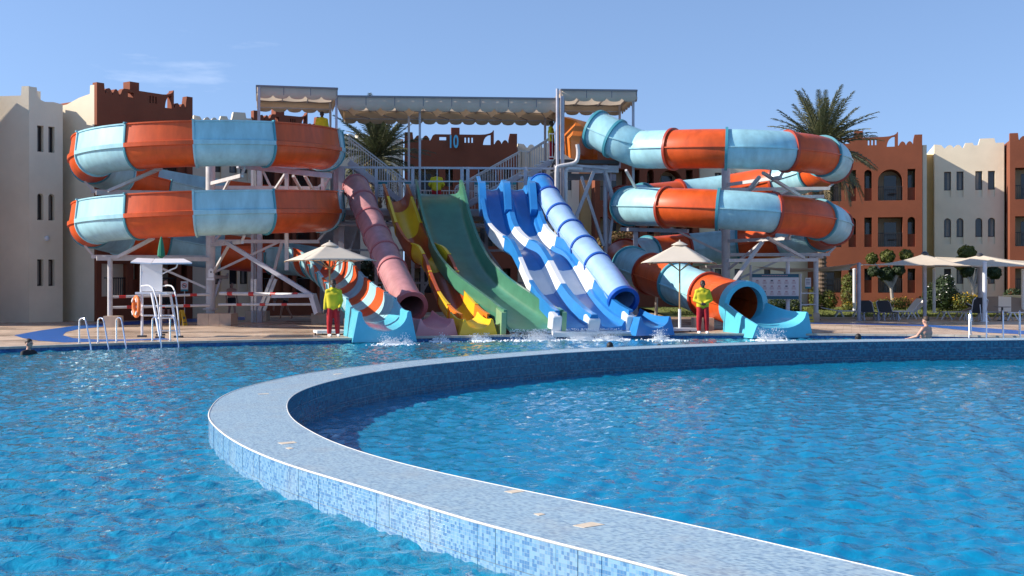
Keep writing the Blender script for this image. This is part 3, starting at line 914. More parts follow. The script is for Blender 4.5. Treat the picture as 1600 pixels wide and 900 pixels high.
# faded pink tube
s_pink, pp, pf = slide('water_slide', 'faded pink straight tube slide next to the yellow and red slide', [P(556, 292, 49.6), P(560, 299, 49.1), P(574, 334, 47.6), P(590, 372, 45.9), P(612, 420, 43.6), P(629, 455, 41.9), P(641, 478, 40.9)])
bd = [0, 5, 10, 15, 20, 25, len(pp) - 1]
bd = sorted(set(min(b, len(pp) - 1) for b in bd))
for i0, i1 in zip(bd, bd[1:]):
    sweep(pp, pf, i0, i1, circle_prof(0.52, 26, 0.03), True, False).build('tube_segment', M['pink'], s_pink)
    flange(pp, pf, i0, circle_prof(0.565, 26), 0.10, M['pinkf'], s_pink, 0.51)
ring_shell(pp[-1], pf[-1], 0.45, 0.60, -0.04, 0.14, M['pinkf'], s_pink, 'mouth_collar')
outlet(s_pink, Vector((G(683, 524).x, 38.45, 0)), R(20), 0.95, 0.98, 2.3, -0.04, M['pink2'], None, 0.74, 0.13)
# two-tone open slide with a hump
s_yel, yp, yf = slide('water_slide', 'yellow and brick red open slide with a hump halfway', [P(617, 300, 49.8), P(621, 312, 49.1), P(629, 336, 48.2), P(640, 368, 47.0), P(655, 391, 46.0), P(672, 399, 45.2), P(684, 418, 44.3), P(694, 444, 43.3), P(708, 474, 42.0), P(727, 497, 40.7), P(741, 507, 39.9)], step=0.22)
yprof = trough(0.44, 0.36, 0.36, 0.05, 0.0, 0, 0, 12, 0.06)
ycol = ['red', 'yellow', 'red', 'yellow', 'red', 'red', 'yellow', 'orange2']
nb = len(ycol)
bd = [0] + [int(len(yp) * f) for f in (0.10, 0.27, 0.42, 0.53, 0.65, 0.77, 0.88)] + [len(yp) - 1]
for c, (i0, i1) in zip(ycol, zip(bd, bd[1:])):
    sweep(yp, yf, i0, i1, yprof, True, True).build('flume_segment', M[c], s_yel)
    if i0: flange(yp, yf, i0, trough(0.44, 0.38, 0.38, 0.085, 0.0, 0, 0, 12, 0.05), 0.05, M['yellow' if c != 'yellow' else 'red'], s_yel)
outlet(s_yel, Vector((G(748, 523).x, 38.75, 0)), R(20), 0.86, 0.85, 1.5, -0.04, M['yellow'], None, 0.72, 0.14)
# wide green
s_grn, gp, gf = slide('water_slide', 'wide green open slide in one long sweep', [P(684, 300, 50.0), P(687, 310, 49.3), P(694, 345, 48.1), P(706, 385, 46.6), P(722, 420, 45.0), P(748, 450, 43.4), P(783, 477, 41.8), P(812, 497, 40.5), P(828, 507, 39.5), P(834, 510, 39.0)], step=0.25)
def gprof(i):
    hw = 0.90
    t = 0.05; h = 0.55
    o_ = [(-hw - t - 0.06, h), (-hw - t - 0.06, h - 0.06), (-hw - t, h - 0.07), (-hw - t, -0.02), (-hw + 0.10, -t - 0.12), (hw - 0.10, -t - 0.12), (hw + t, -0.02), (hw + t, h - 0.07), (hw + t + 0.06, h - 0.06), (hw + t + 0.06, h),
         (hw, h), (hw, 0.10), (hw - 0.05, 0.0), (hw - 0.16, -0.08), (hw * 0.4, -0.105), (-hw * 0.4, -0.105), (-hw + 0.16, -0.08), (-hw + 0.05, 0.0), (-hw, 0.10), (-hw, h)]
    return o_
bd = [0] + [int(len(gp) * f) for f in (0.16, 0.33, 0.5, 0.67, 0.84)] + [len(gp) - 1]
for i0, i1 in zip(bd, bd[1:]):
    sweep(gp, gf, i0, i1, gprof, True, True).build('flume_segment', M['green'], s_grn)
M['green2'] = pmat('pale_green_fibreglass', (0.24, 0.42, 0.22), 0.35, var=0.15, coat=0.2)
def gfoot():
    t, r, n = gf[-1]
    q = gp[-1]
    for sx in (-1, 1):
        p0 = q + r * sx * 1.02
        MB().beam(p0 - t * 0.9 + Vector((0, 0, 0.10)), p0 + t * 0.05 + Vector((0, 0, 0.02)), 0.16, 0.9).build('outlet_cheek', M['green2'], s_grn)
gfoot()
# double blue and white lanes
s_bw, bp_, bf = slide('water_slide', 'double lane slide in blue and white with a hump', [P(787, 293, 50.0), P(790, 302, 49.3), P(798, 340, 48.0), P(806, 366, 47.0), P(822, 384, 46.0), P(841, 394, 45.1), P(853, 410, 44.4), P(866, 434, 43.5), P(878, 456, 42.6), P(896, 480, 41.4), P(915, 498, 40.3), P(928, 507, 39.4)], step=0.22)
def bwprof(i):
    f = i / (len(bp_) - 1)
    hw = 1.02 + 0.18 * f; h = 0.48; t = 0.05
    o_ = [(-hw - t - 0.10, h), (-hw - t - 0.10, h - 0.07), (-hw - t, h - 0.08), (-hw - t, -0.10), (-hw + 0.05, -0.20), (hw - 0.05, -0.20), (hw + t, -0.10), (hw + t, h - 0.08), (hw + t + 0.10, h - 0.07), (hw + t + 0.10, h),
          (hw, h), (hw - 0.03, 0.12), (hw - 0.14, 0.10), (hw - 0.22, -0.06), (hw * 0.5, -0.12), (0.30, -0.06), (0.20, 0.10), (0.10, 0.34), (-0.10, 0.34), (-0.20, 0.10), (-0.30, -0.06), (-hw * 0.5, -0.12), (-hw + 0.22, -0.06), (-hw + 0.14, 0.10), (-hw + 0.03, 0.12), (-hw, h)]
    return o_
bwc = ['blue', 'white', 'blue', 'white', 'blue']
bd = [0] + [int(len(bp_) * f) for f in (0.30, 0.43, 0.57, 0.72)] + [len(bp_) - 1]
for c, (i0, i1) in zip(bwc, zip(bd, bd[1:])):
    sweep(bp_, bf, i0, i1, bwprof, True, True).build('lane_segment', M[c], s_bw)
t, r, n = bf[-1]
for u in (-1.28, 0.0, 1.28):
    mb = MB(); q = bp_[-1] + r * u
    mb.beam(q - t * 0.55 + Vector((0, 0, 0.02)), q + t * 0.02 + Vector((0, 0, -0.06)), 0.36 if u else 0.46, 0.72 if u else 0.52)
    o_ = mb.build('end_block', M['white'], s_bw)
    bv = o_.modifiers.new('round', 'BEVEL'); bv.width = 0.08; bv.segments = 3
mb = MB(); q = bp_[-1]
mb.beam(q - t * 0.5 + Vector((0, 0, -0.30)), q + t * 0.14 + Vector((0, 0, -0.30)), 2.9, 0.16)
mb.build('end_sill', M['white'], s_bw)
# raised entry hoods of the two lanes
for px, off in ((752, 0), (790, 0), (829, 0)):
    mb = MB(); pts = []
    c = P(px, 300, 49.4)
    for k in range(9):
        f = k / 8
        pts.append(c + Vector((0.12 * f, -1.5 * f, 0.34 * math.sin(math.pi * min(1, f * 1.1)) - 0.95 * f * f)))
    f2 = frames(pts)
    sweep(pts, f2, 0, 8, [(-0.13, 0.22), (-0.16, -0.25), (0.16, -0.25), (0.13, 0.22)], True, True).build('entry_hood', M['blue'], s_bw)
# blue tube
s_bt, tp, tf = slide('water_slide', 'blue straight tube slide faded in sunlight next to the double lane', [P(846, 290, 49.7), P(850, 299, 49.1), P(868, 327, 47.9), P(893, 363, 46.2), P(919, 396, 44.6), P(951, 436, 42.8), P(973, 469, 41.5)])
bd = [0, 4, 9, 14, 19, 24, len(tp) - 1]
bd = sorted(set(min(b, len(tp) - 1) for b in bd))
for i0, i1 in zip(bd, bd[1:]):
    sweep(tp, tf, i0, i1, circle_prof(0.50, 26, 0.03), True, False).build('tube_segment', M['blue'] if i0 == 0 else M['lblue'], s_bt)
    flange(tp, tf, i0, circle_prof(0.545, 26), 0.10, M['dblue'], s_bt, 0.49)
ring_shell(tp[-1], tf[-1], 0.43, 0.57, -0.04, 0.14, M['dblue'], s_bt, 'mouth_collar')
outlet(s_bt, Vector((G(1023, 522).x, 39.3, 0)), R(20), 0.95, 0.98, 2.2, -0.04, M['blue'], None, 0.80, 0.13)
# ------------------------------------------------------------------ slide tower: decks, columns, rails, stairs, awnings
def TD(x): return 49.7 + (x - 535) * 0.0035        # depth of the tower front at a photo column
def TP(x, y, dd=0.0): return P(x, y, TD(x) + dd)
tower = empty('slide_tower', (-2.5, 51.5, 0), 0, 'grey steel tower with railed decks from which the slides start', 'tower')
ZD = 4.85
def tb(name, p0, p1, w, mat='steel', h=None):
    return MB().beam(p0, p1, w, h).build(name, M[mat], tower)
def tpipe(name, pts, r, mat='steel', n=10):
    return MB().tube(pts, r, n).build(name, M[mat], tower)
def ground_of(p): return Vector((p.x, p.y, 0.0))
# main deck
pl = [XD(529, 49.7), XD(874, 50.9), XD(868, 55.2), XD(512, 54.0)]
MB().plate([(p.x, p.y) for p in pl], ZD - 0.10, ZD).build('deck_floor', M['galv'], tower)
tb('deck_beam', TP(529, 0) * 0 + Vector((XD(529, 49.66).x, 49.66, ZD - 0.2)), Vector((XD(874, 50.86).x, 50.86, ZD - 0.2)), 0.12, 'steel', 0.22)
tb('deck_beam', Vector((XD(516, 53.6).x, 53.6, ZD - 0.2)), Vector((XD(868, 54.8).x, 54.8, ZD - 0.2)), 0.12, 'steel', 0.22)
for x in (560, 640, 720, 800):
    a, b = XD(x, TD(x) + 0.1, ZD - 0.2), XD(x - 12, TD(x) + 4.0, ZD - 0.2)
    tb('joist', a, b, 0.10, 'steel', 0.18)
# front posts and rails
for x, w in ((534, 0.24), (588, 0.13), (645, 0.13), (722, 0.14), (731, 0.14), (821, 0.15), (871, 0.13)):
    top = TP(x, 261)
    tb('column', ground_of(top), top, w)
for x in (560, 660, 760, 845):
    b = XD(x, TD(x) + 4.0)
    tb('column', b, b + Vector((0, 0, ZD - 0.1)), 0.16)
tb('top_rail', TP(531, 261.5, -0.02), TP(872, 263.5, -0.02), 0.09)
tb('middle_rail', TP(531, 283, -0.02), TP(872, 284, -0.02), 0.055)
for x in (552, 570, 606, 625, 664, 683, 702, 748, 775, 800, 846):
    tb('rail_post', TP(x, 263), TP(x, 318), 0.035)
# back rail of main deck
def balustrade(p0, p1, h, name='balustrade', step=0.13, mat='steelw'):
    "handrail, foot rail and bars: one run"
    p0, p1 = Vector(p0), Vector(p1)
    up = Vector((0, 0, h))
    MB().beam(p0 + up, p1 + up, 0.05).build('handrail', M[mat], tower)
    MB().beam(p0 + Vector((0, 0, 0.1)), p1 + Vector((0, 0, 0.1)), 0.04).build('foot_rail', M[mat], tower)
    mb = MB(); n = int((p1 - p0).length / step)
    for k in range(n + 1):
        q = p0.lerp(p1, k / n)
        mb.beam(q + Vector((0, 0, 0.1)), q + up, 0.022)
    o = mb.build('baluster_run', M[mat], tower)
    o['kind'] = 'stuff'
balustrade(Vector((XD(640, 54.4).x, 54.4, ZD)), Vector((XD(742, 54.7).x, 54.7, ZD)), 1.1)
# stairs to the two upper decks
def stairs(p0, p1, width_vec, h=1.05):
    p0, p1 = Vector(p0), Vector(p1); wv = Vector(width_vec)
    n = max(4, int(abs(p1.z - p0.z) / 0.19))
    for o_ in (Vector((0, 0, 0)), wv):
        MB().beam(p0 + o_, p1 + o_, 0.06, 0.22).build('stringer', M['steel'], tower)
        balustrade(p0 + o_ + Vector((0, 0, 0.05)), p1 + o_ + Vector((0, 0, 0.05)), h)
    for k in range(n):
        q = p0.lerp(p1, (k + 0.5) / n)
        d = (p1 - p0); d.z = 0; d.normalize()
        c = q + wv * 0.5 + Vector((0, 0, 0.08))
        MB().box(c, (0.30, wv.length - 0.1, 0.035), math.atan2(d.y, d.x)).build('tread', M['galv'], tower)
ZU = 6.95
stairs(Vector((XD(646, 52.0).x, 52.0, ZD)), Vector((XD(545, 51.4).x, 51.4, ZU)), (-0.15, 1.2, 0))
stairs(Vector((XD(712, 52.2).x, 52.2, ZD)), Vector((XD(815, 52.6).x, 52.6, 6.5)), (-0.1, 1.2, 0))
balustrade(Vector((XD(815, 52.6).x, 52.6, 6.5)), Vector((XD(828, 52.6).x, 52.6, 6.5)), 1.05)
stairs(Vector((XD(828, 52.6).x, 52.6, 6.5)), Vector((XD(862, 52.2).x, 52.2, 7.05)), (-0.1, 1.2, 0))
MB().box((XD(820, 53.2).x, 53.2, 6.47), (0.6, 1.3, 0.06)).build('landing', M['galv'], tower)
# upper deck beside the open spiral
ul = [XD(398, 50.6), XD(530, 50.9), XD(519, 54.6), XD(392, 54.0)]
MB().plate([(p.x, p.y) for p in ul], ZU - 0.15, ZU).build('upper_deck', M['galv'], tower)
for x, d, w in ((394.5, 50.9, 0.11), (399, 51.2, 0.09), (406, 50.7, 0.20), (526, 51.0, 0.24), (520, 54.3, 0.2), (400, 53.9, 0.2)):
    b = XD(x, d)
    tb('column', b, b + Vector((0, 0, ZU - 0.15)), w, 'steelw' if w < 0.12 else 'steel')
tb('brace', XD(410, 50.8, ZU - 0.4), XD(450, 51.0, 4.3), 0.10, 'steelw')
tb('brace', XD(520, 50.9, ZU - 0.4), XD(480, 50.9, 4.3), 0.10, 'steelw')
tb('brace', XD(410, 50.8, 0.3), XD(440, 50.9, 3.4), 0.12, 'steelw')
tb('deck_beam', XD(400, 50.6, ZU - 0.26), XD(530, 50.9, ZU - 0.26), 0.1, 'steel', 0.2)
MB().box((XD(503, 51.9).x, 51.9, ZU + 0.225), (1.0, 1.2, 0.45)).build('start_step', M['galv'], tower)
tb('top_rail', XD(508, 50.9, ZU + 1.05), XD(531, 50.95, ZU + 1.05), 0.05)
tb('top_rail', XD(398, 50.6, ZU + 1.05), XD(440, 50.7, ZU + 1.05), 0.05)
# upper deck beside the tube spiral
ZR = 7.02
ur = [XD(866, 50.9), XD(968, 51.3), XD(962, 55.3), XD(860, 54.9)]
MB().plate([(p.x, p.y) for p in ur], ZR - 0.16, ZR).build('upper_deck', M['dark'], tower)
for (p0, p1, h) in ((XD(866, 50.85, ZR - 0.40), XD(966, 51.25, ZR - 0.40), 0.3), (XD(860, 54.8, ZR - 0.40), XD(962, 55.2, ZR - 0.40), 0.3)):
    tb('deck_beam', p0, p1, 0.14, 'steel', h)
for x, d, w, z in ((871, 50.6, 0.13, 10.0), (879, 50.7, 0.16, 9.7), (885, 50.5, 0.12, 6.7), (946, 51.4, 0.20, ZR - 0.2), (952, 55.0, 0.20, ZR - 0.2), (866, 54.8, 0.16, ZR - 0.2)):
    b = XD(x, d)
    tpipe('column', [b, b + Vector((0, 0, z))], w / 2, 'steel', 12)
tb('gusset', XD(925, 50.95, 6.55), XD(948, 50.98, 6.55), 0.05, 'steel', 0.26)
tb('brace', XD(928, 50.9, 6.5), XD(894, 50.8, 4.1), 0.14)
tb('brace', XD(945, 50.95, 6.5), XD(957, 51.2, 5.4), 0.14)
tb('brace', XD(908, 51.1, 6.3), XD(943, 51.3, 3.3), 0.12)
tb('brace', XD(893, 50.9, 4.1), XD(876, 50.7, 2.8), 0.12)
tb('brace', XD(952, 51.4, 3.4), XD(962, 51.6, 5.6), 0.10)
tb('deck_beam', XD(886, 50.5, 6.75), XD(950, 50.9, 6.62), 0.09)
# water supply pipe
tpipe('supply_pipe', catmull([XD(869, 50.4, 0.4), XD(869.5, 50.4, 5.5), XD(870, 50.4, 6.5), XD(873, 50.4, 6.66), XD(895, 50.4, 6.78), XD(902, 50.4, 6.95), XD(903.5, 50.4, 7.3), XD(902, 50.4, 7.6)], 5), 0.085, 'steelw')
tpipe('supply_pipe', catmull([XD(884, 50.45, 0.4), XD(884, 50.45, 5.9), XD(885, 50.45, 6.45), XD(890, 50.45, 6.58), XD(910, 50.5, 6.55)], 5), 0.08, 'steelw')
tpipe('supply_pipe', [XD(500, 48.9, 4.2), XD(545, 49.3, 4.15), XD(640, 49.4, 4.15), XD(760, 49.9, 4.1)], 0.1, 'steel')
balustrade(XD(858, 50.95, ZR), XD(868, 51.0, ZR), 1.1)
# dark louvred pump room and access stair under the decks
for (x0, x1, d, z0, z1, m_) in ((500, 560, 55.2, 0.0, 4.6, 'steel'),):
    a, b = XD(x0, d), XD(x1, d)
    MB().box(((a.x + b.x) / 2, d, (z0 + z1) / 2), (b.x - a.x, 0.12, z1 - z0)).build('screen_panel', M[m_], tower)
stairs(XD(770, 53.2, 0.2), XD(735, 52.2, 3.4), (0.0, 1.0, 0))
for (a, b) in (((588, 3.9), (640, 0.6)), ((645, 0.6), (722, 4.3)), ((731, 4.3), (821, 0.8)), ((560, 4.2), (534, 2.0)), ((821, 4.3), (871, 1.2))):
    tb('brace', XD(a[0], TD(a[0]) + 0.6, a[1]), XD(b[0], TD(b[0]) + 0.6, b[1]), 0.09)
for z in (1.7, 3.1):
    tb('tie_beam', XD(534, 50.4, z), XD(871, 51.4, z), 0.09)

# awnings --------------------------------------------------------------
def awning(label, x0, x1, d, yt, rot, depth, hv, sc=0.62, posts=(), truss=False, z_drop=0.0):
    a = P(x0, yt, d)
    c, s_ = math.cos(rot), math.sin(rot)
    # the length whose far end falls on photo column x1
    k = (x1 - 800) / F
    L = (k * d - a.x) / (c - k * s_)
    zt = a.z
    root = empty('awning', (a.x, a.y, 0), rot, label, 'awning', None)
    def scallop(p0, p1, ztop, h, name, lobes=None):
        p0, p1 = Vector(p0), Vector(p1); LL = (p1 - p0).length
        nl_ = max(2, round(LL / sc)); per = 7
        mb = MB(); vs = []
        m_ = nl_ * per
        nrm = (p1 - p0).normalized().cross(Vector((0, 0, 1)))
        for i in range(m_ + 1):
            f = i / m_; q = p0.lerp(p1, f)
            ph = (i % per) / per
            dz = 0.14 * math.sqrt(max(0, 1 - (2 * ph - 1) ** 2))
            q = q + nrm * (0.003 * math.sin(i * 0.9))
            vs += [(q.x, q.y, ztop), (q.x, q.y, ztop - h * 0.55), (q.x + nrm.x * 0.02, q.y + nrm.y * 0.02, ztop - h - dz + 0.14)]
        mb.add(vs, [(i * 3 + r_, i * 3 + 3 + r_, i * 3 + 4 + r_, i * 3 + 1 + r_) for i in range(m_) for r_ in (0, 1)])
        o = mb.build(name, M['canvasf' if name == 'front_valance' else 'canvas'], root, smooth=True, local=True)
        sd = o.modifiers.new('thick', 'SOLIDIFY'); sd.thickness = 0.008
        return o
    zb = zt - z_drop
    scallop((0, 0, 0), (L, 0, 0), zt, hv, 'front_valance')
    scallop((0, depth, 0), (L, depth, 0), zb, hv, 'back_valance')
    scallop((0, 0, 0), (0, depth, 0), zt, hv * 0.9, 'side_valance')
    scallop((L, 0, 0), (L, depth, 0), zt, hv * 0.9, 'side_valance')
    # roof fabric in strips with slight sag between rafters
    nb = max(2, round(L / 1.25))
    for k_ in range(nb):
        mb = MB(); vs = []
        for i in range(5):
            u = L * (k_ + i / 4) / nb
            sag = -0.05 * math.sin(math.pi * i / 4)
            for j in range(5):
                v = depth * j / 4
                vs.append((u, v, zt + 0.02 + sag - (zt - zb) * j / 4 + 0.06 * math.sin(math.pi * j / 4)))
        mb.add(vs, [(i * 5 + j, (i + 1) * 5 + j, (i + 1) * 5 + j + 1, i * 5 + j + 1) for i in range(4) for j in range(4)])
        mb.build('roof_panel', M['canvas'], root, smooth=True, local=True)
    for (p0, p1) in (((0, 0, zt), (L, 0, zt)), ((0, depth, zb), (L, depth, zb)), ((0, 0, zt), (0, depth, zb)), ((L, 0, zt), (L, depth, zb))):
        MB().beam(p0, p1, 0.07).build('frame_bar', M['trim'], root, local=True)
    MB().beam((0, 0.02, zt - hv * 0.62), (L, 0.02, zt - hv * 0.62), 0.05).build('frame_bar', M['steel'], root, local=True)
    MB().beam((0, depth - 0.02, zb - hv * 0.62), (L, depth - 0.02, zb - hv * 0.62), 0.05).build('frame_bar', M['steel'], root, local=True)
    for k_ in range(nb + 1):
        u = L * k_ / nb
        MB().beam((u, 0, zt - 0.04), (u, depth, zb - 0.04), 0.045).build('rafter', M['steel'], root, local=True)
        MB().beam((u, 0.0, zt), (u, 0.0, zt - hv * 0.7), 0.03).build('hanger', M['trim'], root, local=True)
    if truss:
        for k_ in range(nb):
            u0, u1 = L * k_ / nb, L * (k_ + 1) / nb; um = (u0 + u1) / 2
            MB().add([(u0, depth * 0.96, zb - 0.06), (u1, depth * 0.96, zb - 0.06), (um, depth * 0.5, zt - hv * 0.75)], [(0, 1, 2)]).build('gore_panel', M['canvas'], root, local=True)
            MB().add([(u0, 0.06, zt - hv * 0.35), (u1, 0.06, zt - hv * 0.35), (um, depth * 0.45, zt - hv * 0.95)], [(0, 2, 1)]).build('gore_panel', M['canvas'], root, local=True)
            MB().beam((u0, 0.03, zt - hv * 0.6), (um, depth * 0.5, zt - hv * 0.8), 0.035).build('truss_bar', M['trim'], root, local=True)
            MB().beam((um, depth * 0.5, zt - hv * 0.8), (u1, depth, zb - hv * 0.6), 0.035).build('truss_bar', M['trim'], root, local=True)
    for (u, v, z0) in posts:
        MB().beam((u * L, v * depth, z0), (u * L, v * depth, zt - 0.05), 0.10).build('post', M['steel'], root, local=True)
    return root
awning('scalloped canvas awning over the start of the open spiral slide', 401, 527, 49.6, 134, R(12), 4.0, 0.52, posts=((0.03, 0.0, ZU), (0.99, 0.02, ZU), (0.02, 0.98, ZU), (0.98, 0.98, ZU)))
awning('long scalloped canvas awning over the middle deck of the slide tower', 527, 882, 50.3, 150, R(4.5), 4.2, 0.62, posts=((0.31, 0.55, ZD), (0.36, 0.15, ZD), (0.955, 0.9, ZD), (0.985, 0.1, ZD)), truss=True)
awning('scalloped canvas awning over the start of the tube slide', 877, 995, 50.7, 140, R(4), 4.2, 0.50, posts=((0.01, 0.05, ZR), (0.97, 0.08, 5.3), (0.97, 0.95, ZR)))

# notice boards with teal headings on the deck rail
def board(x0, x1, y0, y1, dd, label, group=None, face='paper'):
    a, b = TP(x0, y1, dd), TP(x1, y0, dd)
    root = empty('notice_board', (a.x, a.y, a.z), 0, label, 'sign', group)
    w, h = b.x - a.x, b.z - a.z
    MB().box((w / 2, 0, h / 2), (w, 0.03, h)).build('panel', M[face], root, local=True)
    MB().box((w / 2, -0.018, h * 0.90), (w, 0.01, h * 0.2)).build('heading', M['teal'], root, local=True)
    rng = random.Random(int(x0))
    mb = MB()
    for i in range(5):
        for j in range(5):
            if rng.random() < 0.8:
                mb.box((w * (0.12 + 0.19 * i), -0.018, h * (0.1 + 0.145 * j)), (w * 0.11, 0.006, h * 0.05))
    o = mb.build('print', M['inkd'], root, local=True); o['kind'] = 'stuff'
board(534, 550, 282, 302, 0.25, 'small notice board with teal heading above the pink tube slide')
board(591, 607, 283, 308, 0.25, 'white notice board with teal heading behind the yellow and red slide')
board(632, 654, 283, 304, 0.3, 'white notice board with teal heading between the yellow and green slides')
board(741, 764, 284, 308, 0.3, 'white notice board with teal heading above the first blue lane')
M['paper_b'] = pmat('beige_print', (0.45, 0.42, 0.33), 0.6)
board(784, 807, 284, 308, 0.3, 'beige notice board with teal heading above the second blue lane', face='paper_b')

# ---- support columns of the spirals
def support(C, base_px, label, tiers, arms, foot_size, zt):
    root = empty('slide_support', (C.x, C.y, 0), 0, label, 'support column')
    MB().tube([C, C + Vector((0, 0, zt))], 0.19, 18).build('column', M['steelw'], root)
    MB().lathe(C, [(0.30, 0.62), (0.30, 0.66), (0.19, 0.66)], 18).build('base_plate', M['steelw'], root)
    for (z, z2, a_, rr_) in arms:
        d = Vector((math.cos(R(a_)), math.sin(R(a_)), 0))
        p1 = C + d * rr_ + Vector((0, 0, z))
        MB().beam(C + d * 0.15 + Vector((0, 0, z)), p1, 0.10, 0.14).build('arm', M['steelw'], root)
        MB().beam(C + d * 0.18 + Vector((0, 0, z - 1.25)), C + d * rr_ * 0.62 + Vector((0, 0, z - 0.03)), 0.09).build('strut', M['steelw'], root)
        MB().beam(p1 - d * 0.1, p1 + d * 0.25 + Vector((0, 0, z2 - z)), 0.08).build('saddle_bar', M['steelw'], root)
    return root
armsL = [(5.75, 6.0, -60, 4.3), (5.35, 5.75, -165, 4.6), (4.6, 4.75, 80, 4.4), (5.6, 5.9, 5, 4.4), (3.25, 3.5, -60, 4.3), (2.75, 3.2, -165, 4.6), (3.4, 3.8, 5, 4.4), (1.95, 2.1, 95, 4.4)]
support(CL, 335, 'pale steel column with arms inside the open spiral slide', None, armsL, None, 6.7)
armsR = [(6.05, 6.35, -68, 4.2), (5.85, 6.15, -8, 4.5), (5.1, 5.3, 95, 4.4), (4.3, 4.4, 180, 4.4), (3.55, 3.9, -62, 4.2), (2.95, 3.3, -8, 4.5), (2.45, 2.6, 95, 4.4)]
support(CR, 1128, 'pale steel column with arms inside the tube spiral slide', None, armsR, None, 6.9)
# outer posts
def outer_post(p, z, label, mat='steelw', r=0.10, base=True):
    root = empty('slide_post', (p.x, p.y, 0), 0, label, 'post')
    MB().tube([p, p + Vector((0, 0, z))], r, 14).build('shaft', M[mat], root)
    MB().beam(p + Vector((-0.3, 0, z)), p + Vector((0.3, 0, z)), 0.12).build('cap_plate', M[mat], root)
outer_post(XD(172, 46.4), 2.72, 'round steel post under the open spiral on a stone block')
MB_long = None
lpst = empty('slide_beam', (XD(172, 46.4).x, 46.4, 2.78), 0, 'long level steel beam from post to column under the open spiral', 'beam')
MB().beam(XD(151, 46.2, 2.66), CL + Vector((0, -0.2, 2.66)), 0.14, 0.16).build('bar', M['steelw'], lpst)
MB().beam(XD(185, 46.3, 2.72), XD(240, 45.2, 3.42), 0.12).build('brace', M['steelw'], lpst)
lps2 = empty('slide_beam', (XD(152, 46.2).x, 46.2, 5.3), 0, 'upper level steel beam from column out to the open spiral', 'beam')
MB().beam(XD(150, 46.2, 5.22), CL + Vector((0, -0.2, 5.22)), 0.14, 0.16).build('bar', M['steelw'], lps2)
MB().beam(XD(170, 46.3, 5.3), XD(252, 44.8, 6.05), 0.12).build('brace', M['steelw'], lps2)
lps3 = empty('slide_beam', (XD(430, 47.5).x, 47.5, 5.6), 0, 'double steel beam carrying the start of the open spiral', 'beam')
MB().beam(P(371, 258.5, 45.2), P(517, 275, 48.2), 0.16, 0.2).build('bar', M['steel'], lps3)
for (a, b) in (((448, 272), (449, 408)),):
    MB().beam(P(448, 270, 46.6), XD(448, 46.6, 2.2), 0.14).build('post', M['steelw'], lps3)
MB().beam(P(504, 276, 48.0), P(504, 302, 48.0), 0.12).build('post', M['steelw'], lps3)
MB().beam(P(430, 296, 48.4), P(446, 272, 47.0), 0.10).build('brace', M['steelw'], lps3)
MB().beam(P(470, 296, 48.6), P(458, 275, 47.2), 0.10).build('brace', M['steelw'], lps3)
MB().beam(P(489, 297, 48.8), P(476, 274, 47.6), 0.10).build('brace', M['steelw'], lps3)
# long diagonal of the open spiral down to the run-out
dg = empty('slide_beam', (XD(485, 44.6).x, 44.6, 0), 0, 'long diagonal steel brace running down to the run-out of the open spiral', 'beam')
MB().beam(P(352, 378, 45.6), P(488, 462, 44.6), 0.15).build('bar', M['steel'], dg)
MB().beam(P(488, 460, 44.6), XD(497, 44.4, 0.55), 0.22).build('post', M['steel'], dg)
MB().beam(P(425, 463, 44.9), P(492, 462, 44.5), 0.12).build('tie', M['steel'], dg)
for x in (431, 438):
    dgs = None
tw = empty('slide_trestle', (XD(400, 47.6).x, 47.6, 0), 0, 'pair of slanted pale steel legs on a stone block', 'trestle')
for (xa, xb) in ((424, 405), (431, 413)):
    MB().beam(XD(xb, 47.2, 0.6), P(xa, 436, 47.2), 0.12).build('leg', M['steelw'], tw)
for x in (394, 399):
    MB().beam(XD(x, 47.6, 0.6), P(x, 436, 47.6), 0.10).build('leg', M['steelw'], tw)
# long diagonals of the tube spiral
dr = empty('slide_beam', (XD(1150, 48.5).x, 48.5, 0), 0, 'level steel beam under the tube spiral behind the information board', 'beam')
MB().beam(P(1137, 407, 49.6), P(1276, 406, 52.0), 0.14).build('bar', M['steelw'], dr)
MB().beam(P(1191, 378, 48.6), P(1148, 438, 49.2), 0.14).build('brace', M['steelw'], dr)
MB().beam(P(1200, 372, 48.6), P(1256, 403, 51.6), 0.12).build('brace', M['steelw'], dr)
du = empty('slide_beam', (XD(1190, 48.5).x, 48.5, 5), 0, 'upper level steel beam under the top turn of the tube spiral', 'beam')
MB().beam(P(1140, 309, 49.6), P(1286, 307, 52.2), 0.14).build('bar', M['steelw'], du)
MB().beam(P(1187, 276, 48.6), P(1162, 306, 49.6), 0.12).build('brace', M['steelw'], du)
MB().beam(P(1192, 270, 48.6), P(1250, 306, 51.6), 0.12).build('brace', M['steelw'], du)
dl = empty('slide_beam', (XD(980, 50).x, 50, 3.5), 0, 'level steel beam under the middle turn of the tube spiral', 'beam')
MB().beam(P(971, 358, 51.5), P(1075, 361, 49.5), 0.16).build('bar', M['steel'], dl)
MB().beam(P(993, 362, 51.3), XD(993, 51.3, 0.3), 0.2).build('post', M['steel'], dl)
MB().beam(P(978, 266, 48.8), P(993, 293, 50.2), 0.09).build('brace', M['steelw'], dl)
outer_post(XD(1231, 52.0), 2.78, 'white round steel post behind the information board', 'whitepaint', 0.09)
outer_post(XD(1275, 52.6), 2.85, 'grey round steel post carrying the small notice', 'steelw', 0.11)

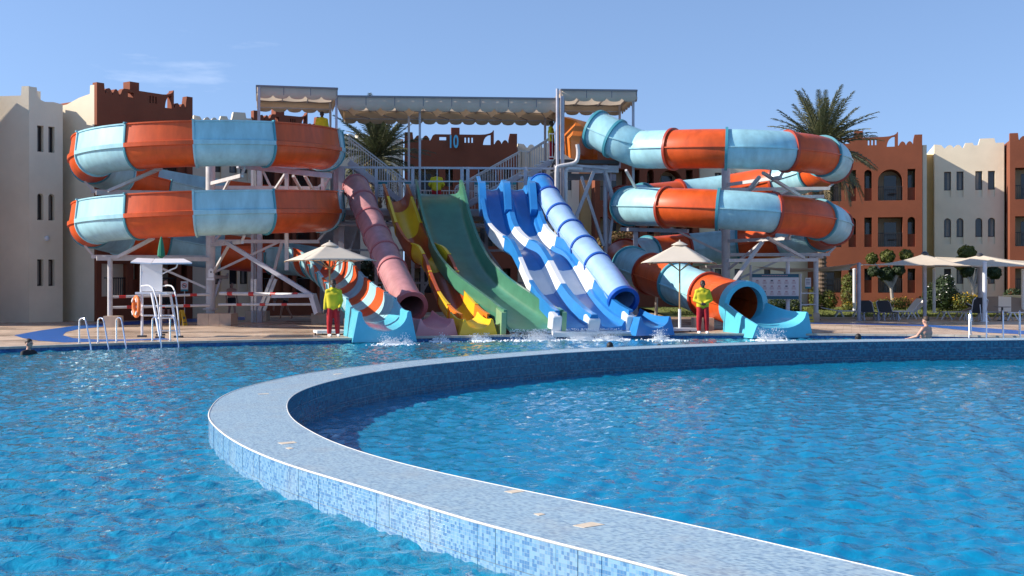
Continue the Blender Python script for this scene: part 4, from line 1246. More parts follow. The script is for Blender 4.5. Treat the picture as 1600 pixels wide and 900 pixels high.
# ---- stone-clad footing blocks
def block(x0, x1, y_top, y_bot, depth, label):
    d = F * HC / (y_bot - HOR)
    a, b = XD(x0, d), XD(x1, d)
    h = HC - (y_top - HOR) / F * d
    root = empty('footing_block', ((a.x + b.x) / 2, d + depth / 2, 0), 0, label, 'stone block')
    w = b.x - a.x; n = max(1, round(w / 0.5))
    for k in range(n):
        MB().box((-w / 2 + w * (k + 0.5) / n, 0, h / 2), (w / n - 0.008, depth, h)).build('cladding_slab', M['stone'], root, local=True)
block(161, 185, 494, 511, 0.6, 'small stone block under the post by the lifeguard chair')
block(308, 361, 490, 508.5, 1.2, 'large stone block under the column of the open spiral')
block(383, 416, 486, 502, 0.8, 'stone block under the slanted legs')
block(486, 511, 490, 506, 0.8, 'stone block behind the parasol of the open spiral')
block(537, 549, 498, 518, 0.6, 'narrow stone block beside the turquoise run-out')
block(1085, 1116, 497, 516, 0.8, 'stone block behind the lifeguard under the tube slide')
block(1257, 1281, 489, 503, 0.6, 'small stone block beside the yellow warning sign')
block(1105, 1155, 478, 496, 1.3, 'large stone block under the column of the tube spiral')

# ---- red and white barrier rails under the open spiral
def barrier(p0, p1, r, label, bands):
    root = empty('barrier_rail', (p0.x, p0.y, 0), 0, label, 'barrier')
    MB().tube([p0, p1], r, 10).build('pole', M['steelw'], root)
    for f in bands:
        q = p0.lerp(p1, f); t = (p1 - p0).normalized()
        MB().tube([q - t * 0.13, q + t * 0.13], r + 0.006, 10).build('red_band', M['redpaint'], root)
barrier(P(176, 464, 46.6), P(328, 460, 47.4), 0.055, 'upper white pole with red bands from post to column by the lifeguard chair', (0.10, 0.62, 0.83))
barrier(P(176, 480.5, 46.6), P(328, 477, 47.4), 0.055, 'lower white pole with red bands from post to column by the lifeguard chair', (0.18, 0.5, 0.76))
barrier(P(344, 458.5, 47.0), P(486, 461, 44.8), 0.075, 'upper white pole with red bands from column to brace', (0.12, 0.36, 0.60, 0.84))
barrier(P(342, 476, 47.0), P(496, 475.5, 44.8), 0.05, 'lower white pole with red bands from column to brace', (0.22, 0.46, 0.68))
# ------------------------------------------------------------------ hotel buildings
def arc(cx, cz, r, a0, a1, n=8, sx=1.0):
    return [(cx + sx * r * math.cos(R(a0 + (a1 - a0) * k / n)), cz + r * math.sin(R(a0 + (a1 - a0) * k / n))) for k in range(n + 1)]
def wall_mesh(W, z0, H, ops, t=0.30):
    """front wall with real openings in local (x, y inward, z).  ops: dict(u0,u1,z0,z1,arch)"""
    mb = MB()
    xs = sorted(set([0.0, W] + [o['u0'] for o in ops] + [o['u1'] for o in ops]))
    zs = sorted(set([z0, H] + [o['z0'] for o in ops] + [o['z1'] for o in ops]))
    for i in range(len(xs) - 1):
        for j in range(len(zs) - 1):
            cx, cz = (xs[i] + xs[i + 1]) / 2, (zs[j] + zs[j + 1]) / 2
            if any(o['u0'] < cx < o['u1'] and o['z0'] < cz < o['z1'] for o in ops): continue
            mb.add([(xs[i], 0, zs[j]), (xs[i + 1], 0, zs[j]), (xs[i + 1], 0, zs[j + 1]), (xs[i], 0, zs[j + 1])], [(0, 1, 2, 3)])
    for o in ops:
        u0, u1, a0, a1, d = o['u0'], o['u1'], o['z0'], o['z1'], o.get('d', t)
        if o.get('arch'):
            w = u1 - u0; r = w / 2; rz = min(r, o.get('rz', r)); zc = a1 - rz
            pts = [((u0 + u1) / 2 + r * math.cos(math.pi * k / 12), zc + rz * math.sin(math.pi * k / 12)) for k in range(13)]   # from u1 to u0
            # spandrels
            half = 6
            mb.add([(u1, 0, a1)] + [(x, 0, z) for x, z in pts[:half + 1]], [tuple([0] + [k + 1, k + 2]) for k in range(half)])
            mb.add([(u0, 0, a1)] + [(x, 0, z) for x, z in pts[half:]], [tuple([0] + [k + 1, k + 2]) for k in range(half)])
            prof = [(u0, a0), (u1, a0)] + pts + []
        else:
            prof = [(u0, a0), (u1, a0), (u1, a1), (u0, a1)]
        n = len(prof)
        mb.add([(x, 0, z) for x, z in prof] + [(x, d, z) for x, z in prof], [(k, (k + 1) % n, n + (k + 1) % n, n + k) for k in range(n)])
    return mb
def window_parts(o, root, kind, rng):
    u0, u1, a0, a1 = o['u0'], o['u1'], o['z0'], o['z1']; d = o.get('d', 0.3); w, h = u1 - u0, a1 - a0
    if kind == 'window':
        pan = o.get('panel', 0.0)
        zg = a0 + pan
        win = MB().box(((u0 + u1) / 2, d + 0.02, (zg + a1) / 2), (w, 0.03, a1 - zg)).build('window', M['glass'], root, local=True)
        fw = 0.045
        for (c, s) in ((((u0 + u1) / 2, d - 0.01, zg + fw / 2), (w, 0.05, fw)), (((u0 + u1) / 2, d - 0.01, a1 - fw / 2), (w, 0.05, fw)), ((u0 + fw / 2, d - 0.01, (zg + a1) / 2), (fw, 0.05, a1 - zg - 2 * fw)), ((u1 - fw / 2, d - 0.01, (zg + a1) / 2), (fw, 0.05, a1 - zg - 2 * fw))):
            MB().box(c, s).build('frame_bar', M['frame'], win, local=True)
        if rng.random() < 0.75:
            MB().box((u0 + w * rng.uniform(0.3, 0.65), d + 0.004, (zg + a1) / 2), (w * 0.34, 0.004, (a1 - zg) * 0.9)).build('curtain', M['curtain'], win, local=True)
        if pan:
            MB().box(((u0 + u1) / 2, d * 0.5 + 0.05, a0 + pan / 2), (w, 0.06, pan)).build('sill_panel', o['wallmat'], root, local=True)
    else:
        dd = o.get('d', 1.3)
        b = MB()
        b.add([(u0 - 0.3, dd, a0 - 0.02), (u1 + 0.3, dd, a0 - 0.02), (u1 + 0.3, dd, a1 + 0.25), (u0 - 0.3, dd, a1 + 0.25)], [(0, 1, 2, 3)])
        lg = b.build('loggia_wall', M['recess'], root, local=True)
        dw = min(0.7, w * 0.5)
        uu = u0 + w * 0.55 - dw / 2
        door = MB().box((uu + dw / 2, dd - 0.03, a0 + (a1 - a0) * 0.43), (dw, 0.04, (a1 - a0) * 0.85)).build('balcony_door', M['glass'], root, local=True)
        if w > 0.7:
            mb = MB()
            n = int(w / 0.11)
            for k in range(n + 1):
                x = u0 + 0.02 + (w - 0.04) * k / n
                mb.beam((x, 0.14, a0 + 0.03), (x, 0.14, a0 + 0.80), 0.022)
            r_ = mb.build('railing_bars', M['iron'], root, local=True); r_['kind'] = 'stuff'
            MB().beam((u0, 0.14, a0 + 0.82), (u1, 0.14, a0 + 0.82), 0.045).build('handrail', M['iron'], root, local=True)
            # chair behind the rail
            MB().box((u0 + w * 0.62, 0.7, a0 + 0.45), (0.45, 0.45, 0.06)).build('balcony_seat', M['frame'], root, local=True)
        else:
            MB().box(((u0 + u1) / 2, 0.2, a0 + 0.38), (w, 0.10, 0.76)).build('sill_panel', o['wallmat'], root, local=True)
def wavy(u0, u1, zb, zt, n):
    "n round-topped merlons between u0 and u1, as an outline from u0 to u1"
    out = []
    w = (u1 - u0) / n
    for k in range(n):
        for q in range(9):
            f = q / 8
            out.append((u0 + w * (k + f), zb + (zt - zb) * math.sin(math.pi * f) ** 0.7))
    return out
def parapet(root, W, H, mat, style, y1=0.32, flip=False, sides=True):
    def fx(poly): return [(W - u, z) for u, z in reversed(poly)] if flip else poly
    def pr(poly, name='parapet', b=y1, m_=None): MB().prism(fx(poly), 0.0, b).build(name, m_ or mat, root, local=True)
    k = W / 6.5
    if style == 'brown':
        m1 = [(0, H), (1.75 * k, H), (1.75 * k, H + 0.60)] + [(1.62 * k, H + 0.52), (1.52 * k, H + 0.30)] + list(reversed(wavy(0.55 * k, 1.45 * k, H + 0.22, H + 0.52, 2))) + [(0.50 * k, H + 0.35), (0.46 * k, H + 0.70), (0, H + 0.70)]
        pr(m1)
        ops = [dict(u0=2.0 * k, u1=2.4 * k, z0=H + 0.25, z1=H + 0.47, arch=True, rz=0.2, d=y1)] + [dict(u0=u * k, u1=(u + 0.1) * k, z0=H + 0.12, z1=H + 0.45, d=y1) for u in (3.45, 3.65, 3.85)]
        if flip:
            ops = [dict(o, u0=W - o['u1'], u1=W - o['u0']) for o in ops]
        mb = MB()
        lo, hi = (1.75 * k, 4.35 * k)
        if flip: lo, hi = W - hi, W - lo
        xs = sorted(set([lo, hi] + [o['u0'] for o in ops] + [o['u1'] for o in ops])); zs = sorted(set([H, H + 0.60] + [o['z0'] for o in ops] + [o['z1'] for o in ops]))
        for i in range(len(xs) - 1):
            for j in range(len(zs) - 1):
                cx, cz = (xs[i] + xs[i + 1]) / 2, (zs[j] + zs[j + 1]) / 2
                if any(o['u0'] < cx < o['u1'] and o['z0'] < cz < o['z1'] for o in ops): continue
                mb.box((cx, y1 / 2, cz), (xs[i + 1] - xs[i], y1 - 0.002, zs[j + 1] - zs[j]))
        mb.build('pierced_parapet', mat, root, local=True)
        pr([(2.75 * k, H + 0.3), (3.2 * k, H + 0.3), (3.2 * k, H + 1.05), (2.75 * k, H + 1.05)], 'chimney', y1 + 0.9) if False else MB().box(((W - 2.95 * k) if flip else 2.95 * k, y1 + 0.5, H + 0.5), (0.5, 0.5, 1.15)).build('chimney', mat, root, local=True)
        oa = [(4.35 * k, H), (4.35 * k, H + 0.60)] + [(4.35 * k + (0.75 * k) * math.sin(R(a)), H + 0.60 + 0.26 * (1 - math.cos(R(a)))) for a in (25, 50, 70, 90)] + [(5.15 * k, H + 0.86), (5.15 * k, H), (4.98 * k, H), (4.98 * k, H + 0.62)] + [(4.98 * k - (0.45 * k) * math.sin(R(a)), H + 0.02 + 0.60 * math.cos(R(a))) for a in (20, 40, 60, 80)] + [(4.52 * k, H)]
        pr(oa, 'arched_parapet')
        m2 = [(5.15 * k, H), (W, H), (W, H + 0.68), (W - 0.42 * k, H + 0.68), (W - 0.48 * k, H + 0.4)] + list(reversed(wavy(5.2 * k, W - 0.5 * k, H + 0.05, H + 0.30, 2))) + [(5.15 * k, H + 0.06)]
        pr(m2)
    else:
        m1 = [(0, H), (W, H), (W, H + 0.30), (W * 0.88, H + 0.30), (W * 0.86, H + 0.58), (W * 0.66, H + 0.58), (W * 0.63, H + 0.18), (W * 0.57, H + 0.18), (W * 0.55, H + 0.34), (W * 0.45, H + 0.34), (W * 0.42, H + 0.06)] + list(reversed(wavy(W * 0.16, W * 0.40, H + 0.04, H + 0.24, 2))) + [(W * 0.14, H + 0.06), (W * 0.10, H + 0.25), (0, H + 0.30)]
        pr(m1)
    for (p0, p1) in (((0, y1), (0, 6)), ((W - 0.3, y1), (W - 0.3, 6))) if sides else ():
        MB().box((p0[0] + 0.15, 3.2, H + 0.15), (0.28, 5.6, 0.30)).build('side_parapet', mat, root, local=True)
def building(label, p0, p1, style, zb=0.25, depth=7.0, flip=False, ops_fn=None, H=9.83, matk=None, parap=True, sides=True):
    p0, p1 = Vector(p0), Vector(p1)
    d = p1 - p0; W = math.hypot(d.x, d.y); rot = math.atan2(d.y, d.x)
    mat = M[matk or ('brown' if style == 'brown' else 'cream')]
    root = empty('hotel_building', (p0.x, p0.y, 0), rot, label, 'building')
    rng = random.Random(label)
    ops = []
    k = W / 6.5
    if ops_fn: ops = ops_fn(W)
    elif style == 'brown':
        rows = [(1.10, 2.55), (3.85, 5.62), (6.62, 8.48)]
        cols = [(0.30, 1.95, 'wide'), (2.35, 2.78, 'n'), (3.25, 3.68, 'n'), (4.02, 5.42, 'big'), (5.68, 6.12, 'n')]
        for fi, (a0, a1) in enumerate(rows):
            for ci, (u0, u1, t_) in enumerate(cols):
                arch = (fi == 2 and ci in (2, 3)) or (fi == 1 and ci in (1, 4))
                if flip: u0, u1 = 6.5 - u1, 6.5 - u0
                ops.append(dict(u0=u0 * k, u1=u1 * k, z0=a0, z1=a1, arch=arch, d=1.4, kind='loggia', wallmat=mat))
    else:
        n = 4
        cols = [0.14, 0.32, 0.59, 0.77]
        for fi, (a0, a1) in enumerate([(1.22, 2.55), (4.05, 5.62), (6.9, 8.45)]):
            for c in cols:
                ops.append(dict(u0=W * c, u1=W * c + 0.40, z0=a0, z1=a1, arch=(fi == 1), d=0.22, kind='window', panel=0.42, wallmat=mat))
    mb = wall_mesh(W, zb - 0.3, H, ops)
    zb2 = zb - 0.3
    D = depth
    mb.add([(0, 0, zb2), (0, D, zb2), (0, D, H), (0, 0, H)], [(0, 3, 2, 1)])
    mb.add([(W, 0, zb2), (W, D, zb2), (W, D, H), (W, 0, H)], [(0, 1, 2, 3)])
    mb.add([(0, D, zb2), (W, D, zb2), (W, D, H), (0, D, H)], [(0, 3, 2, 1)])
    mb.add([(0, 0, H), (W, 0, H), (W, D, H), (0, D, H)], [(0, 1, 2, 3)])
    mb.build('wall', mat, root, local=True, smooth=False)
    if any(o.get('kind') == 'loggia' for o in ops):
        # floors and ceilings inside the loggias
        for z in (1.06, 3.80, 6.57):
            MB().box((W / 2, 0.9, z - 0.06), (W - 0.1, 1.15, 0.08)).build('loggia_floor', M['recess'], root, local=True)
    for o in ops: window_parts(o, root, o['kind'], rng)
    if parap: parapet(root, W, H, mat, style, flip=flip, sides=sides)
    return root
# the hotel row, from beside the lifeguard chair round to the loungers
def plain(W): return []
def pair(W):
    ops = []
    for (a0, a1, ar) in ((1.57, 2.72, False), (4.42, 5.57, True), (7.37, 8.5, False)):
        for u in (0.36, 0.86): ops.append(dict(u0=u, u1=u + 0.28, z0=a0, z1=a1, arch=ar, d=0.26, kind='window', wallmat=M['cream']))
    return ops
def cream_cap(root, W, H, lst):
    for poly in lst: MB().prism(poly, 0, 0.3).build('parapet', M['cream'], root, local=True)
b = building('cream building block at the edge of the pool deck with plain wall', XD(-150, 51.6), XD(45, 50.8), 'cream', 0, 7, ops_fn=plain, H=9.55, parap=False)
W = (XD(45, 50.8) - XD(-150, 51.6)).length
cream_cap(b, W, 9.55, [[(0, 9.55), (W, 9.55), (W, 10.15), (W - 0.33, 10.15), (W - 0.36, 9.75), (0, 9.72)]])
sh = building('terracotta wing standing forward of the plain cream block', XD(-330, 46.6), XD(-84, 46.6), 'brown', 0, 4.2, ops_fn=plain, H=10.0, parap=False)
b = building('cream wing with pairs of narrow windows on three floors', XD(45.3, 50.8), XD(98, 51.9), 'cream', 0, 7, ops_fn=pair, H=9.45, parap=False)
W = (XD(98, 51.9) - XD(45.3, 50.8)).length
cream_cap(b, W, 9.45, [[(0, 9.45), (W, 9.45), (W, 9.52), (W - 0.4, 9.58), (0.7, 9.55), (0.5, 9.62), (0.38, 9.8), (0.34, 10.13), (0, 10.13)]])
MB().box((0.9, 1.6, 9.75), (0.5, 0.5, 0.9)).build('roof_vent', M['cream'], b, local=True)
lampw = MB().lathe((0.75, -0.08, 3.62), [(0.0, -0.11), (0.08, -0.09), (0.11, 0), (0.08, 0.09), (0.0, 0.11)], 12).build('wall_lamp', M['whitepaint'], b, local=True)
b = building('plain cream stair wall between the paired windows and the terracotta front', XD(97, 53.1), XD(151, 52.1), 'cream', 0, 7, ops_fn=plain, H=9.6, parap=False)
W = (XD(151, 52.1) - XD(97, 53.1)).length
cream_cap(b, W, 9.6, [[(0, 9.6), (W, 9.6), (W, 10.43), (W - 0.4, 10.43), (W - 0.42, 10.05), (W - 0.7, 10.0), (W - 1.1, 9.92), (0.3, 9.68), (0, 9.66)]])
building('terracotta building with battlements and chimney behind the open spiral slide', XD(151.4, 52.05), XD(301, 56.2), 'brown', 0, 3.2, sides=False)
building('cream building with battlements just past the open spiral slide', XD(303, 59.5), XD(396, 60.8), 'cream', 0, 7)
building('terracotta building with battlements seen under the awning of the open spiral', XD(396.5, 60.6), XD(502, 63.0), 'brown', 0, 7)
building('cream building half hidden by the pink tube slide', XD(503, 65.0), XD(630, 69.5), 'cream', 0, 7)
b10 = building('terracotta building carrying the blue number ten', XD(632, 69.4), XD(808, 70.0), 'brown', 0, 7)
building('cream building behind the blue tube slide', XD(809, 71.6), XD(905, 71.8), 'cream', 0, 7)
building('yellow stucco strip building behind the tower braces', XD(905.5, 72.0), XD(929, 72.1), 'cream', 0, 6, ops_fn=plain, matk='yellowst')
building('terracotta building behind the tube spiral slide with arched loggias', XD(930, 70.6), XD(1092, 71.2), 'brown', 0.25, 7)
building('cream building behind the information board', XD(1093, 72.6), XD(1264, 72.6), 'cream', 0.25, 7)
building('terracotta building with arched loggias behind the tall palm', XD(1262, 71.9), XD(1441, 70.3), 'brown', 0.25, 7)
building('yellow stucco return wall next to the terracotta loggias', XD(1447, 73.0), XD(1470, 73.0), 'cream', 0.25, 5, ops_fn=plain, matk='yellowst', H=9.6, parap=False)
building('narrow cream pilaster at the corner of the terracotta loggias', XD(1441.5, 70.5), XD(1448, 70.45), 'cream', 0.25, 3, ops_fn=plain, H=9.9, parap=False)
building('cream building with four windows a floor behind the shade sails', XD(1460, 72.2), XD(1569, 71.2), 'cream', 0.25, 7)
building('yellow stucco strip beside the cream building at the shade sails', XD(1568.5, 71.9), XD(1579, 71.8), 'cream', 0.25, 5, ops_fn=plain, matk='yellowst', H=9.6, parap=False)
building('terracotta building at the far end beyond the shade sails', XD(1578, 69.9), XD(1760, 68.3), 'brown', 0.25, 7)
# building number
def digits():
    root = empty('number_sign', (XD(700, 69.3).x, 69.3, 0), R(0.2), 'blue number 10 on the parapet of the terracotta building', 'sign')
    for x, ch in ((700, '1'), (708.3, '0')):
        cu = bpy.data.curves.new('digit', 'FONT'); cu.body = ch; cu.size = 1.0; cu.extrude = 0.05; cu.align_x = 'LEFT'; cu.offset = 0.022
        tmp = bpy.data.objects.new('digit', cu); COL.objects.link(tmp)
        bpy.context.view_layer.update()
        me = bpy.data.meshes.new_from_object(tmp.evaluated_get(bpy.context.evaluated_depsgraph_get()))
        bpy.data.objects.remove(tmp, do_unlink=True)
        o = bpy.data.objects.new('digit', me); COL.objects.link(o); me.materials.clear(); me.materials.append(M['sign10'])
        o.rotation_euler = (R(90), 0, 0)
        o.scale = (0.62, 1.03, 1)
        o.parent = root
        p = P(x, 230.5, 69.3)
        o.location = (p.x - root.location.x, 0, p.z)
digits()
# ------------------------------------------------------------------ parasols, chair, ladders, signs, sails, loungers
def parasol(label, p, h, th, half, wood, zt):
    root = empty('parasol', (p.x, p.y, 0), 0, label, 'parasol', None)
    ze = h; apex = Vector((0, 0, zt))
    cs = [Vector((half * math.cos(th + k * math.pi / 2), half * math.sin(th + k * math.pi / 2), ze)) for k in range(4)]
    top = 0.12
    for k in range(4):
        a, b = cs[k], cs[(k + 1) % 4]
        n = 8; vs = []; fs = []
        for i in range(n + 1):
            f = i / n
            e = apex.lerp(a, f); g = apex.lerp(b, f)
            for j in range(n + 1):
                q = e.lerp(g, j / n); q.z -= 0.10 * f * (1 - f) * 2 * (0.4 + math.sin(math.pi * j / n)) * 0.5 - 0.03 * f * math.sin(math.pi * j / n)
                vs.append(q)
        fs = [(i * (n + 1) + j, (i + 1) * (n + 1) + j, (i + 1) * (n + 1) + j + 1, i * (n + 1) + j + 1) for i in range(n) for j in range(n)]
        o = MB().add(vs, fs).build('canopy_panel', M['umbrella'], root, smooth=True, local=True)
        sd = o.modifiers.new('t', 'SOLIDIFY'); sd.thickness = 0.012
        MB().beam(apex - Vector((0, 0, 0.08)), a - Vector((0, 0, 0.03)), 0.028).build('rib', M['wood'], root, local=True)
        MB().beam(Vector((0, 0, ze - 0.28)), apex.lerp(a, 0.55) - Vector((0, 0, 0.08)), 0.022).build('strut', M['wood'], root, local=True)
    MB().lathe((0, 0, zt - 0.02), [(0.30, -0.075), (0.20, -0.02), (0.10, 0.03), (0.03, 0.05), (0.022, 0.10), (0, 0.11)], 10).build('vent_cap', M['umbrella'], root, local=True)
    MB().tube([(0, 0, 0.75), (0, 0, zt)], 0.028, 12).build('pole', M['wood'], root, local=True)
    MB().tube([(0, 0, 0.12), (0, 0, 0.80)], 0.05, 12).build('sleeve', M['whitepaint'], root, local=True)
    b = MB().box((0, 0, 0.10), (0.95, 0.95, 0.09), 0.3).build('base', M['whitepaint'], root, local=True)
    for (x, y) in ((-0.42, -0.30), (0.30, -0.42), (0.42, 0.3), (-0.3, 0.42)):
        MB().tube([(x - 0.02, y, 0.035), (x + 0.02, y, 0.035)], 0.035, 10).build('castor', M['dark'], root, local=True)
    return root
pL = XD(515, 39.2)
parasol('ivory square parasol beside the turquoise run-out of the open spiral', pL, 2.44, R(-110), 1.72, True, 3.03)
pR = XD(1062, 41.2)
parasol('ivory square parasol in front of the tube spiral', pR, 2.40, R(-58.8), 1.68, True, 3.12)

# lifeguard chair
gc = empty('lifeguard_chair', (XD(248, 37.6).x, 37.6, 0), 0, 'tall white lifeguard chair with back panel and roof at the pool edge', 'lifeguard chair')
def gq(x, y, d=37.5): return P(x, y, d)
def gbar(name, pts, r=0.025, mat='whitepaint'): return MB().tube(pts, r, 10).build(name, M[mat], gc)
gbar('leg', [XD(222, 37.3), gq(222, 456, 37.3)], 0.04); gbar('leg', [XD(251, 38.4), gq(251, 456, 38.4)], 0.045)
gbar('leg', [XD(250, 36.6), gq(237, 458, 37.1)], 0.04); gbar('leg', [XD(278, 37.0), gq(266, 458, 38.0)], 0.04)
for (a, b) in (((222, 478), (244, 478)), ((244, 478), (270, 478)), ((222, 493), (247, 493)), ((251, 493), (272, 493)), ((247, 497), (273, 497)), ((251, 517), (273, 517))):
    gbar('rung', [gq(*a, 37.2), gq(*b, 37.6)], 0.028)
MB().box(gq(243, 458, 37.7), (1.0, 0.95, 0.07)).build('seat', M['whitepaint'], gc)
MB().box(gq(237, 433, 38.1), (0.68, 0.04, 0.92)).build('back_panel', M['whitepaint'], gc)
gbar('post', [gq(220, 457, 37.5), gq(220.5, 410, 37.5)], 0.028)
rf1 = MB().add([P(204, 409, 36.7), P(236, 411, 36.7), P(241, 404, 38.7), P(214, 403, 38.7)] + [P(204, 411, 36.7), P(236, 413, 36.7), P(241, 406, 38.7), P(214, 405, 38.7)], [(0, 1, 2, 3), (7, 6, 5, 4), (0, 4, 5, 1), (1, 5, 6, 2), (2, 6, 7, 3), (3, 7, 4, 0)]).build('roof_panel', M['whitepaint'], gc)
rf2 = MB().add([P(237, 411, 36.7), P(300, 410, 36.9), P(287, 404, 38.7), P(242, 404, 38.7)] + [P(237, 413, 36.7), P(300, 412.5, 36.9), P(287, 406, 38.7), P(242, 406, 38.7)], [(0, 1, 2, 3), (7, 6, 5, 4), (0, 4, 5, 1), (1, 5, 6, 2), (2, 6, 7, 3), (3, 7, 4, 0)]).build('roof_panel', M['whitepaint'], gc)
gbar('roof_brace', catmull([gq(253, 428, 37.6), gq(268, 421, 37.6), gq(275, 418, 37.6), gq(277.5, 412, 37.6)], 5), 0.022)
gbar('roof_brace', [gq(221, 429, 37.5), gq(224, 424, 37.5)], 0.02)
gbar('arm_rail', catmull([gq(221, 447, 37.4), gq(231, 446, 37.2), gq(237, 449, 37.1), gq(241, 456, 37.0), gq(247, 480, 36.8), gq(252, 527, 36.6)], 6), 0.022)
gbar('arm_rail', catmull([gq(253, 447, 38.2), gq(264, 446, 38.0), gq(270, 449, 37.8), gq(274, 460, 37.5), gq(278, 490, 37.2), gq(281, 526, 37.0)], 6), 0.022)
for x, d in ((222, 37.3), (251, 38.4), (250, 36.6), (279, 37.0)):
    MB().box(XD(x, d, 0.03), (0.26, 0.16, 0.06)).build('foot_pad', M['dark'], gc)
# life ring hanging on the chair
lr = empty('life_ring', (XD(213, 37.2).x, 37.2, 0.95), 0, 'orange life ring hanging on the white lifeguard chair', 'life ring')
c = P(213, 479, 37.2); mb = MB()
N, m_ = 28, 10
vs = []; fs = []
tx = Vector((0.55, -0.83, 0)).normalized()
for i in range(N):
    a = 2 * math.pi * i / N
    rad = tx * math.cos(a) + Vector((0, 0, 1)) * math.sin(a)
    nn = tx.cross(Vector((0, 0, 1)))
    for j in range(m_):
        b_ = 2 * math.pi * j / m_
        vs.append(c + rad * (0.285 + 0.075 * math.cos(b_)) + nn * 0.06 * math.sin(b_))
fs = [(i * m_ + j, ((i + 1) % N) * m_ + j, ((i + 1) % N) * m_ + (j + 1) % m_, i * m_ + (j + 1) % m_) for i in range(N) for j in range(m_)]
mb.add(vs, fs); mb.sm = True; mb.build('ring', M['ringorange'], lr)
for k in range(4):
    a = R(45 + 90 * k); rad = tx * math.cos(a) + Vector((0, 0, 1)) * math.sin(a)
    MB().box(c + rad * 0.285, (0.16, 0.16, 0.05), math.atan2(tx.y, tx.x), 0, -a + math.pi / 2).build('white_band', M['whitecloth'], lr)
# closed green parasol behind the chair
gp_ = empty('closed_parasol', (XD(252, 40.5).x, 40.5, 0), 0, 'closed dark green parasol on a slim pole behind the lifeguard chair', 'parasol')
q0 = XD(252, 40.5)
MB().tube([q0, q0 + Vector((0, 0, 3.2))], 0.022, 8).build('pole', M['whitepaint'], gp_)
MB().lathe(q0 + Vector((0, 0, 2.55)), [(0.03, 0), (0.13, 0.08), (0.12, 0.25), (0.08, 0.5), (0.04, 0.68), (0.01, 0.75)], 9).build('folded_canopy', M['greencloth'], gp_)
MB().lathe(q0, [(0.22, 0), (0.22, 0.05), (0.05, 0.09), (0.03, 0.3)], 12).build('base', M['dark'], gp_)

# pool ladder rails
def hoop(pa, pb, h, label):
    "a bent stainless rail from the deck into the water"
    root = empty('pool_ladder_rail', (pa.x, pa.y, 0), 0, label, 'ladder rail', 'stainless pool ladder rails')
    d = pb - pa
    pts = [pa, pa + Vector((0, 0, h * 0.82)), pa + d * 0.10 + Vector((0, 0, h * 0.97)), pa + d * 0.32 + Vector((0, 0, h)), pa + d * 0.52 + Vector((0, 0, h * 0.92)), pa + d * 0.72 + Vector((0, 0, h * 0.5)), pb + Vector((0, 0, -0.2)), pb + Vector((0, 0, -0.7))]
    MB().tube(catmull(pts, 6), 0.022, 10).build('rail', M['chrome'], root)
    MB().lathe(pa, [(0.05, 0.012), (0.05, 0.03), (0.024, 0.04)], 12).build('flange_cover', M['chrome'], root)
for x, lab in ((119, 'stainless rail beside the tip of the blue painted crescent'), (165, 'stainless rail of the middle ladder on its blue crescent side'), (190, 'stainless rail of the middle ladder on its lifeguard chair side'), (240, 'stainless rail before the lifeguard chair on the life ring side'), (266, 'stainless rail before the lifeguard chair on the open spiral side')):
    # where the deck edge lies at this column
    e = min(edge, key=lambda p: abs((p.x / p.y) - (x - 800) / F))
    i = edge.index(e); t = (edge[i + 1] - edge[i - 1]).normalized(); nrm = Vector((-t.y, t.x, 0))
    if nrm.y < 0: nrm = -nrm
    hoop(e + nrm * 0.30, e - nrm * 0.28 + t * 0.12, 0.72, lab)
for x, lab in ((1517, 'stainless rail by the dark lounger backrest on its bather side'), (1543, 'stainless rail by the pale sail post on its windbreak side'), (1574, 'stainless rail before the small dark pedestal table'), (1598, 'stainless rail before the grey windbreak past the pedestal table')):
    e = min(edge, key=lambda p: abs((p.x / p.y) - (x - 800) / F))
    i = edge.index(e); t = (edge[i + 1] - edge[i - 1]).normalized(); nrm = Vector((-t.y, t.x, 0))
    if nrm.y < 0: nrm = -nrm
    hoop(e + nrm * 0.30, e - nrm * 0.28 - t * 0.05, 0.80, lab)

# information board
ib = empty('information_board', (XD(1212, 51.6).x, 51.6, 0), 0, 'large white information board with teal bands behind the tube slide outlet', 'sign')
a, b = P(1175, 467.5, 51.6), P(1248, 428, 51.6)
w, h = b.x - a.x, b.z - a.z
MB().box(((a.x + b.x) / 2, 51.6, (a.z + b.z) / 2), (w, 0.05, h)).build('panel', M['paper'], ib)
MB().box(((a.x + b.x) / 2, 51.57, b.z - 0.075), (w, 0.012, 0.15)).build('top_band', M['tealdark'], ib)
MB().box(((a.x + b.x) / 2, 51.57, a.z + 0.07), (w, 0.012, 0.14)).build('bottom_band', M['tealdark'], ib)
for x in (1173, 1251):
    MB().tube([XD(x, 51.65), P(x, 414 if x < 1200 else 428, 51.65)], 0.055 if x < 1200 else 0.04, 10).build('post', M['steelw'], ib)
rng = random.Random(4)
for j in range(3):
    for i in range(6):
        cx = a.x + w * (0.11 + 0.156 * i); cz = a.z + h * (0.25 + 0.22 * j)
        MB().lathe((0, 0, 0), [(0.0, 0), (0.055, 0)], 10)
        mb = MB(); mb.box((cx, 51.57, cz + 0.05), (0.10, 0.008, 0.06)); mb.build('pictogram', M['inkd'] if (i + j * 2) % 5 == 1 else M['ink'], ib)
        mb = MB()
        for q in range(3): mb.box((cx, 51.57, cz - 0.01 - q * 0.035), (0.20 - 0.03 * rng.random(), 0.006, 0.014))
        o = mb.build('text_lines', M['ink'], ib); o['kind'] = 'stuff'
mb = MB()
for q in range(16): mb.box((a.x + w * (0.22 + 0.035 * q), 51.562, b.z - 0.075), (w * 0.026, 0.006, 0.045))
o = mb.build('heading_lines', M['ink'], ib); o['kind'] = 'stuff'
for z in (0.75, 1.25):
    MB().beam(XD(1251, 51.65, z), XD(1274, 52.5, z), 0.05).build('cross_bar', M['steelw'], ib)
